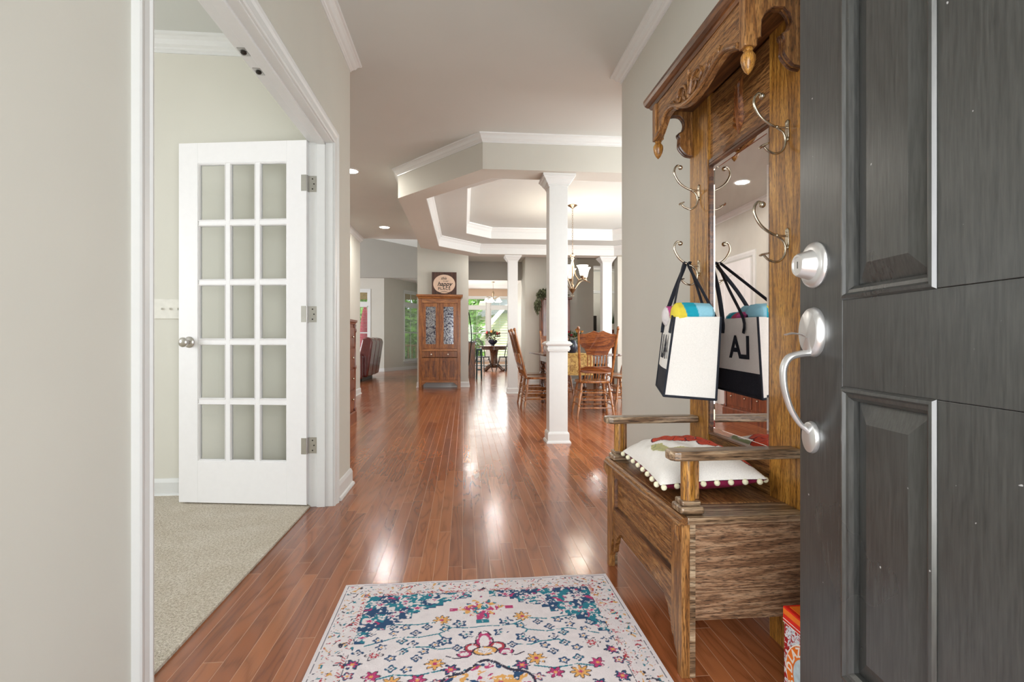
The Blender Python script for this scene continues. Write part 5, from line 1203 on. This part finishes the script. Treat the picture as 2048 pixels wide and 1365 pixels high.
rn = MB(); W2 = 0.16; pts = [(6.54 - 0.002, 0.50), (6.54, 0.60), (6.54, 0.70), (6.545, 0.765), (6.56, 0.7675), (7.3, 0.7675), (8.0, 0.7675)]
vs = []
for i, (y, z) in enumerate(pts):
    for k in range(9):
        x = 1.45 - W2 + 2 * W2 * k / 8; vs.append((x, y + (0.006 * math.sin(k * 1.6) if z < 0.75 else 0) - 0.008 * (z < 0.75), z))
nn_ = len(vs); vs += [(p[0], p[1] + (0.003 if p[2] < 0.75 else 0), p[2] - (0.0015 if p[2] > 0.76 else 0)) for p in vs]
fs = []
for i in range(len(pts) - 1):
    for k in range(8): q_ = i * 9 + k; fs += [(q_, q_ + 1, q_ + 10, q_ + 9), (nn_ + q_, nn_ + q_ + 9, nn_ + q_ + 10, nn_ + q_ + 1)]
rn.add(vs, fs); rn.smooth = True
tag(rn.build('table_runner', 'brocade'), 'gold brocade runner hanging over the near end of the dining table', 'table runner')
fa_ = thing('flower_arrangement', (1.46, 7.1, 0.769), 'red and gold flowers in a dark vase on the dining table', 'flowers')
MB().lathe([(0.05, 0), (0.075, 0.04), (0.085, 0.10), (0.06, 0.15), (0.055, 0.17), (0.06, 0.175), (0.001, 0.165)], (1.46, 7.1, 0.7695), 24).build('vase', 'navy', fa_)
rg = random.Random(8)
for k in range(16):
    a = rg.random() * 6.28; r = 0.05 + rg.random() * 0.10; z = 0.98 + rg.random() * 0.10; mb = MB(); c_ = (1.46 + r * math.cos(a) * 1.3, 7.1 + r * math.sin(a), z)
    for q_ in range(3):
        for p_ in range(7):
            an = p_ * 0.9 + q_; d = Vector((math.cos(an), math.sin(an), 0.3 + 0.5 * q_)).normalized(); w = d.cross(Vector((0, 0, 1))).normalized(); s_ = 0.036 - 0.006 * q_; cc = Vector(c_)
            mb.add([cc, cc + d * s_ * 0.6 + w * s_ * 0.35, cc + d * s_, cc + d * s_ * 0.6 - w * s_ * 0.35], [(0, 1, 2, 3)])
    mb.ball(c_, 0.012, 8); mb.build('flower_head', 'red_flower' if c_[0] < 1.47 else 'gold_flower', fa_)
mb = MB(); blob_leaves(mb, (1.46, 7.1, 0.97), 0.12, 160, 0.05, 9, sc=(1.3, 1, 0.6)); mb.build('foliage', 'leaf', fa_)

# ------------------------------------------------------------------ chandeliers
cx_, cy_ = 1.48, 7.155
cn = thing('dining_chandelier', (cx_, cy_, 2.79), 'bronze five light chandelier with upturned white glass bells over the dining table', 'chandelier')
MB().lathe([(0.001, 0), (0.065, 0), (0.066, -0.006), (0.05, -0.016), (0.02, -0.035), (0.008, -0.045), (0.001, -0.046)], (cx_, cy_, 2.7895), 28).build('canopy', 'bronze', cn)
chn = MB(); z = 2.742; k = 0
while z > 2.15:
    n = 12; a0 = (k % 2) * PI / 2
    loop = [(cx_ + 0.008 * math.cos(t) * math.cos(a0), cy_ + 0.008 * math.cos(t) * math.sin(a0), z - 0.018 + 0.018 * math.sin(t)) for t in [2 * PI * i / n for i in range(n + 1)]]
    chn.tube(loop, 0.0022, 6); z -= 0.030; k += 1
chn.build('chain', 'bronze', cn)
MB().lathe([(0.001, 0), (0.008, 0), (0.012, -0.02), (0.038, -0.03), (0.034, -0.05), (0.018, -0.06), (0.016, -0.075), (0.024, -0.08), (0.012, -0.10), (0.009, -0.42), (0.02, -0.44), (0.014, -0.47), (0.03, -0.49), (0.05, -0.50), (0.03, -0.53), (0.006, -0.56), (0.001, -0.57)], (cx_, cy_, 2.14), 20).build('stem', 'bronze', cn)
rg_ = MB(); rg_.tube([(cx_ + 0.018 * math.cos(t), cy_, 1.553 + 0.018 * math.sin(t)) for t in [2 * PI * i / 16 for i in range(17)]], 0.003, 6); rg_.build('ring', 'bronze', cn)
for k in range(5):
    a = 2 * PI * k / 5 + 0.25; ca, sa = math.cos(a), math.sin(a)
    P = lambda r, z: (cx_ + r * ca, cy_ + r * sa, z)
    am = MB(); am.tube(smoothpath([P(0.03, 1.64), P(0.07, 1.69), P(0.12, 1.745), P(0.18, 1.765), P(0.24, 1.75), P(0.27, 1.74)], 4), 0.0065, 8)
    am.tube(smoothpath([P(0.012, 2.02), P(0.03, 1.92), P(0.06, 1.83), P(0.12, 1.755)], 4), 0.0045, 8)
    ar = am.build('arm', 'bronze', cn)
    MB().lathe([(0.001, -0.02), (0.01, -0.018), (0.022, 0.0), (0.028, 0.022), (0.001, 0.022)], (cx_ + 0.19 * ca, cy_ + 0.19 * sa, 1.785), 16).build('socket_cup', 'bronze', ar)
    MB().lathe([(0.028, 0.0), (0.036, 0.02), (0.045, 0.06), (0.055, 0.10), (0.078, 0.135), (0.080, 0.137), (0.074, 0.135), (0.050, 0.10), (0.040, 0.06), (0.03, 0.02), (0.001, 0.004)], (cx_ + 0.19 * ca, cy_ + 0.19 * sa, 1.808), 24).build('glass_shade', 'shade_glow', ar)
    lamp('chandelier_bulb', 'POINT', (cx_ + 0.19 * ca, cy_ + 0.19 * sa, 2.02), 5, (1, 0.89, 0.74), radius=0.05)
bx, by = 0.90, 16.5
bc = thing('breakfast_chandelier', (bx, by, 2.775), 'small bronze chandelier with downturned frosted shades over the breakfast table', 'chandelier')
MB().lathe([(0.001, 0), (0.06, 0), (0.05, -0.02), (0.01, -0.035), (0.001, -0.036)], (bx, by, 2.7745), 20).build('canopy', 'bronze', bc)
MB().lathe([(0.004, -0.03), (0.004, -0.28), (0.03, -0.31), (0.04, -0.36), (0.02, -0.41), (0.012, -0.50), (0.035, -0.53), (0.012, -0.57), (0.001, -0.58)], (bx, by, 2.7745), 16).build('stem', 'bronze', bc)
for k in range(5):
    a = 2 * PI * k / 5 + 0.7; ca, sa = math.cos(a), math.sin(a); P = lambda r, z: (bx + r * ca, by + r * sa, z)
    ar = MB(); ar.tube(smoothpath([P(0.015, 2.26), P(0.08, 2.24), P(0.14, 2.30), P(0.19, 2.31), P(0.21, 2.27)], 4), 0.008, 8); ar = ar.build('arm', 'bronze', bc)
    MB().lathe([(0.001, 0), (0.025, 0), (0.04, -0.04), (0.06, -0.08), (0.10, -0.12), (0.098, -0.125), (0.05, -0.08), (0.02, -0.02), (0.001, -0.01)], (bx + 0.21 * ca, by + 0.21 * sa, 2.27), 20).build('glass_shade', 'shade_glow', ar)

# ------------------------------------------------------------------ breakfast area
bt = thing('breakfast_table', (0.93, 16.5, 0), 'round dark pedestal table in front of the breakfast windows', 'table')
MB().lathe([(0.001, 0.745), (0.49, 0.745), (0.50, 0.755), (0.50, 0.772), (0.49, 0.78), (0.001, 0.78)], (0.93, 16.5, 0), 40).build('tabletop', 'table_wood', bt)
MB().lathe([(0.40, 0.66), (0.40, 0.745), (0.001, 0.746)], (0.93, 16.5, 0), 32).build('apron', 'table_wood', bt)
MB().lathe([(0.11, 0.10), (0.13, 0.14), (0.12, 0.2), (0.10, 0.4), (0.13, 0.62), (0.15, 0.66), (0.001, 0.661)], (0.93, 16.5, 0), 24).build('pedestal', 'table_wood', bt)
for k in range(4):
    a = R(45 + 90 * k); P = lambda r, z: (0.93 + r * math.cos(a), 16.5 + r * math.sin(a), z)
    MB().tube(smoothpath([P(0.08, 0.2), P(0.18, 0.17), P(0.28, 0.10), P(0.36, 0.04), P(0.42, 0.045)], 4), [0.05] * 8 + [0.045] * 5 + [0.04] * 4, 10).build('foot', 'table_wood', bt)
fb_ = thing('vase_of_lilies', (0.88, 16.3, 0.78), 'navy vase of flowers on the round breakfast table', 'flowers')
MB().lathe([(0.06, 0), (0.05, 0.03), (0.10, 0.07), (0.14, 0.12), (0.15, 0.16), (0.13, 0.18), (0.09, 0.20), (0.001, 0.195)], (0.88, 16.3, 0.781), 24).build('vase', 'navy', fb_)
mb = MB(); blob_leaves(mb, (0.88, 16.3, 1.06), 0.17, 150, 0.10, 12, sc=(1.1, 1, 0.8), up=0.8); mb.build('foliage', 'leaf_grey', fb_)
for k in range(7):
    a = k * 0.9; mb = MB(); mb.ball((0.88 + 0.2 * math.cos(a), 16.3 + 0.15 * math.sin(a), 1.16 + 0.03 * (k % 3)), 0.030, 8, (1, 1, 1.5)); mb.build('flower_head', 'gold_flower' if k % 2 else 'red_flower', fb_)
def windsor(label):
    t = thing('windsor_chair', (0, 0, 0), label, 'chair', 'dark windsor chairs at the breakfast table'); kw = dict(world=False)
    rg_ = [(0.22 * math.cos(2 * PI * i / 24), 0.21 * math.sin(2 * PI * i / 24)) for i in range(24)]
    MB().prism(rg_, 'xy', 0.435, 0.465).build('seat', 'windsor', t, bevel=0.006, **kw)
    E_ = {}
    for sx_ in (-1, 1):
        for sy_ in (-1, 1):
            p0 = Vector((sx_ * 0.22, sy_ * 0.22, 0)); p1 = Vector((sx_ * 0.13, sy_ * 0.13, 0.44)); E_[(sx_, sy_)] = (p0, p1)
            MB().turned(p0, p1, [(0, 0.012), (0.3, 0.017), (0.4, 0.012), (0.7, 0.022), (0.8, 0.014), (1, 0.016)], 10).build('leg', 'windsor', t, **kw)
    for sx_ in (-1, 1): MB().turned(E_[(sx_, -1)][0].lerp(E_[(sx_, -1)][1], 0.4), E_[(sx_, 1)][0].lerp(E_[(sx_, 1)][1], 0.4), [(0, 0.008), (0.5, 0.013), (1, 0.008)], 8).build('stretcher', 'windsor', t, **kw)
    MB().turned((-0.185, 0, 0.176), (0.185, 0, 0.176), [(0, 0.008), (0.5, 0.013), (1, 0.008)], 8).build('stretcher', 'windsor', t, **kw)
    hoop = []
    for i in range(21):
        a = PI * i / 20; x = 0.20 * math.cos(a); z = 0.46 + 0.54 * math.sin(a) ** 0.75; hoop.append((x, -0.15 - (z - 0.46) * 0.22, z))
    MB().tube(hoop, 0.014, 10).build('hoop', 'windsor', t, **kw)
    for k in range(7):
        x = -0.135 + 0.045 * k; a = math.acos(x / 0.20); z = 0.46 + 0.54 * math.sin(a) ** 0.75
        MB().tube([(x * 0.8, -0.15, 0.46), (x, -0.15 - (z - 0.46) * 0.22, z)], 0.007, 6).build('spindle', 'windsor', t, **kw)
    return t
w0_ = windsor('dark hoop back windsor chair left of the round breakfast table'); w0_.location = (0.56, 16.05, 0); w0_.rotation_euler = (0, 0, R(-38))
copy_tree(w0_, (1.27, 16.05, 0), R(38), 'dark hoop back windsor chair right of the round table, half behind the column')
bs = thing('bar_stool', (0.36, 13.1, 0), 'dark teal bar stool at the end of the kitchen island', 'stool')
MB().box(0.30, 0.44, 12.98, 13.24, 0.70, 0.745).build('seat', 'teal_paint', bs, bevel=0.01)
for sx_ in (-1, 1):
    for sy_ in (-1, 1): MB().tube([(0.37 + sx_ * 0.06, 13.11 + sy_ * 0.13, 0), (0.37 + sx_ * 0.05, 13.11 + sy_ * 0.10, 0.70)], 0.016, 8).build('leg', 'teal_paint', bs)
for z in (0.22, 0.42):
    for sy_ in (-1, 1): MB().tube([(0.315, 13.11 + sy_ * 0.12, z), (0.425, 13.11 + sy_ * 0.12, z)], 0.012, 8).build('rung', 'teal_paint', bs)
ki = thing('kitchen_island', (-0.3, 13.1, 0), 'red cherry kitchen island end panel beside the bar stool', 'kitchen island')
MB().box(-0.80, 0.28, 13.3, 14.3, 0, 0.89).build('cabinet', 'hutch', ki, bevel=0.003); MB().box(-0.84, 0.30, 13.28, 14.34, 0.89, 0.925).build('countertop', 'counter', ki, bevel=0.004)
fg = thing('refrigerator', (-0.3, 12.7, 0), 'black refrigerator with long curved handle behind the pier wall', 'refrigerator')
MB().box(-0.62, 0.065, 12.3, 13.2, 0.02, 1.80).build('body', 'black', fg, bevel=0.01); MB().box(0.066, 0.10, 12.3, 13.2, 0.06, 1.78).build('door', 'black', fg, bevel=0.012)
MB().tube(smoothpath([(0.10, 12.42, 0.35), (0.12, 12.42, 0.45), (0.16, 12.42, 0.80), (0.175, 12.42, 1.0), (0.16, 12.42, 1.25), (0.125, 12.42, 1.52), (0.10, 12.42, 1.60)], 5), 0.012, 8).build('handle', 'black', fg)

# ------------------------------------------------------------------ corner cabinet with garland, pantry things
cc_ = thing('china_cabinet', (1.93, 11.18, 0), 'reddish wood cabinet behind the near column topped with dried greenery', 'cabinet')
MB().box(1.62, 2.22, 10.98, 11.36, 0.06, 1.80).build('body', 'cherry', cc_, bevel=0.004); MB().box(1.58, 2.26, 10.94, 11.37, 1.80, 1.845).build('cornice', 'cherry', cc_, bevel=0.01); MB().box(1.62, 2.22, 10.98, 11.36, 0, 0.06).build('base', 'cherry', cc_)
MB().lathe([(0.022, 0.08), (0.028, 0.10), (0.02, 0.12), (0.024, 0.9), (0.03, 0.95), (0.03, 1.0), (0.02, 1.05), (0.024, 1.75), (0.03, 1.8)], (1.625, 10.965, 0), 14).build('corner_column', 'cherry', cc_)
gl_ = MB(); blob_leaves(gl_, (1.75, 11.1, 1.93), 0.13, 420, 0.065, 31, droop=0.3, sc=(1.4, 0.7, 0.6)); blob_leaves(gl_, (1.60, 10.93, 1.90), 0.08, 160, 0.06, 32, droop=0.8, sc=(0.9, 0.3, 0.9)); blob_leaves(gl_, (1.52, 10.90, 1.68), 0.085, 190, 0.065, 33, droop=1.4, sc=(0.55, 0.3, 1.9)); blob_leaves(gl_, (2.12, 11.05, 1.90), 0.07, 120, 0.05, 34, droop=0.3)
tag(gl_.build('dried_greenery', 'leaf_grey'), 'trailing dried greenery spilling over the top of the reddish cabinet', 'garland')
tag(MB().box(3.22, 3.40, 13.40, 13.58, 0.0, 1.58).build('pantry_shelf', 'dark_metal'), 'tall dark rack seen through the gap left of the far right column', 'rack')
sd = thing('sideboard', (3.83, 13.35, 0), 'dark red sideboard glimpsed right of the far right column', 'cabinet')
MB().box(3.55, 4.08, 13.1, 13.58, 0, 1.22).build('body', 'cherry', sd, bevel=0.004)
gp2 = thing('potted_grass', (3.78, 13.3, 1.22), 'spiky green grass in a pale pot on the dark red sideboard', 'plant')
MB().lathe([(0.05, 0), (0.07, 0.15), (0.06, 0.15), (0.001, 0.14)], (3.78, 13.3, 1.2205), 16).build('pot', 'tin_white', gp2)
mb = MB(); rg = random.Random(4)
for _ in range(70):
    a = rg.random() * 6.28; l_ = 0.2 + 0.25 * rg.random(); b0 = Vector((3.78 + 0.04 * math.cos(a), 13.3 + 0.04 * math.sin(a), 1.36)); tip = b0 + Vector((0.09 * math.cos(a), 0.09 * math.sin(a), l_)); w = Vector((-math.sin(a), math.cos(a), 0)) * 0.007
    mb.add([b0 - w, b0 + w, tip], [(0, 1, 2)])
mb.build('grass', 'leaf', gp2)
mb = MB(); mb.sweep([(2.6, 2.25), (4.1, 2.25)], [(0, 0), (-0.02, 0.02), (-0.07, 0.02), (-0.08, 0)], lambda u, v, h: (u, 13.6 - h, v)); struct('trim_pantry_header', mb, 'trim')

# ------------------------------------------------------------------ outdoors
struct('ground', MB().box(-30, 30, 21.0, 60, -0.3, -0.1), 'lawn')
def bush(c, r, n, size, seed, label, sc=(1, 1, 1)):
    mb = MB(); blob_leaves(mb, c, r, n, size, seed, sc=sc); mb.ball((c[0], c[1], c[2]), r * 0.72, 10, sc); mb.tube([(c[0], c[1], -0.1), (c[0], c[1], c[2])], 0.06, 8)
    return tag(mb.build('shrub', 'sageleaf'), label, 'shrub', 'green shrubs outside the windows')
for k, (x, y, z, r, lb) in enumerate([(-6.3, 22.0, 1.0, 1.0, 'green shrub farthest left, beyond the bay centre window'), (-4.1, 23.2, 1.2, 1.25, 'green shrub left of the red patio umbrella'), (-2.3, 24.6, 1.2, 1.25, 'tall bright shrub behind the deck railing beside the hutch window'), (-0.2, 25.6, 1.3, 1.3, 'round shrub between deck railing and neighbouring house'), (0.3, 22.4, 0.15, 0.45, 'low shrub below the left breakfast window')]):
    bush((x, y, z), r, 1500, 0.24, 40 + k, lb, (0.85, 0.7, 1.4) if r > 1 else (1, 1, 0.9))
for k, (x, y, r, lb) in enumerate([(-7.5, 40, 3.2, 'big leafy tree behind the left shrubs'), (0.2, 43, 3.2, 'big leafy tree rising above the white gable'), (7.6, 43, 3.2, 'big leafy tree behind the right end of the neighbouring roof')]):
    tr_ = thing('tree', (x, y, -0.1), lb, 'tree', 'trees behind the neighbouring house')
    mb = MB(); mb.turned((x, y, -0.1), (x, y, 4), [(0, 0.3), (1, 0.2)], 10); mb.build('trunk', 'fence', tr_)
    mb = MB(); blob_leaves(mb, (x, y, 4.2), r, 2200, 0.5, 70 + k, sc=(0.9, 0.8, 1.1)); mb.ball((x, y, 4.2), r * 0.7, 10, (0.9, 0.8, 1.1)); mb.build('foliage', 'sageleaf', tr_)
um = thing('patio_umbrella', (-3.72, 20.4, -0.1), 'closed red patio umbrella outside the left great room window', 'umbrella')
MB().tube([(-3.72, 20.4, -0.1), (-3.72, 20.4, 2.4)], 0.03, 10).build('pole', 'dark_metal', um)
MB().lathe([(0.02, 2.4), (0.08, 2.2), (0.14, 1.9), (0.20, 1.3), (0.26, 0.7), (0.22, 0.5), (0.02, 0.5)], (-3.72, 20.4, -0.1), 14).build('canopy', 'pink', um)
dk_ = thing('deck_railing', (-1.5, 21, 0), 'yellowish wooden deck railing beyond the window beside the hutch', 'railing')
MB().box(-2.9, 0.3, 20.3, 20.4, 0.72, 0.80).build('top_rail', 'fence', dk_); MB().box(-2.9, 0.3, 20.33, 20.37, 0.12, 0.18).build('bottom_rail', 'fence', dk_)
for i in range(22): MB().box(-2.85 + i * 0.145, -2.80 + i * 0.145, 20.33, 20.37, 0.0, 0.72).build('baluster', 'fence', dk_)
for x in (-2.9, 0.25): MB().box(x, x + 0.09, 20.3, 20.4, -0.12, 0.86).build('post', 'fence', dk_)
tag(MB().box(-5.6, -1.2, 19.75, 19.95, 2.46, 3.0).build('porch_beam', 'fence'), 'yellowish porch beam across the top of the great room windows', 'beam')
for x in (-5.5, -1.4): tag(MB().box(x, x + 0.15, 19.77, 19.92, -0.1, 2.459).build('porch_post', 'fence'), 'yellowish porch post under the %s end of the porch beam' % ('left' if x < -2 else 'right'), 'post')
nh = thing('neighbour_house', (2.5, 30, -0.1), 'pale yellow sided house with white gable outside the breakfast windows', 'house')
MB().box(0.9, 7, 30, 36, -0.1, 3.2).build('walls', 'siding', nh)
mb = MB()
for i in range(22): mb.box(0.88, 7.02, 29.97, 30.0, -0.1 + 0.15 * i, -0.1 + 0.15 * i + 0.012)
mb.build('lap_lines', 'white_sided', nh)
MB().prism([(0.5, 2.2), (7.4, 3.4), (7.4, 5.6), (3.0, 4.6)], 'xz', 29.6, 36).build('roof', 'shingle', nh)
MB().prism([(0.6, 1.2), (2.2, 2.9), (3.6, 3.35), (3.6, 3.15), (2.3, 2.7), (0.8, 1.0)], 'xz', 29.4, 29.6).build('gable_trim', 'white_sided', nh)
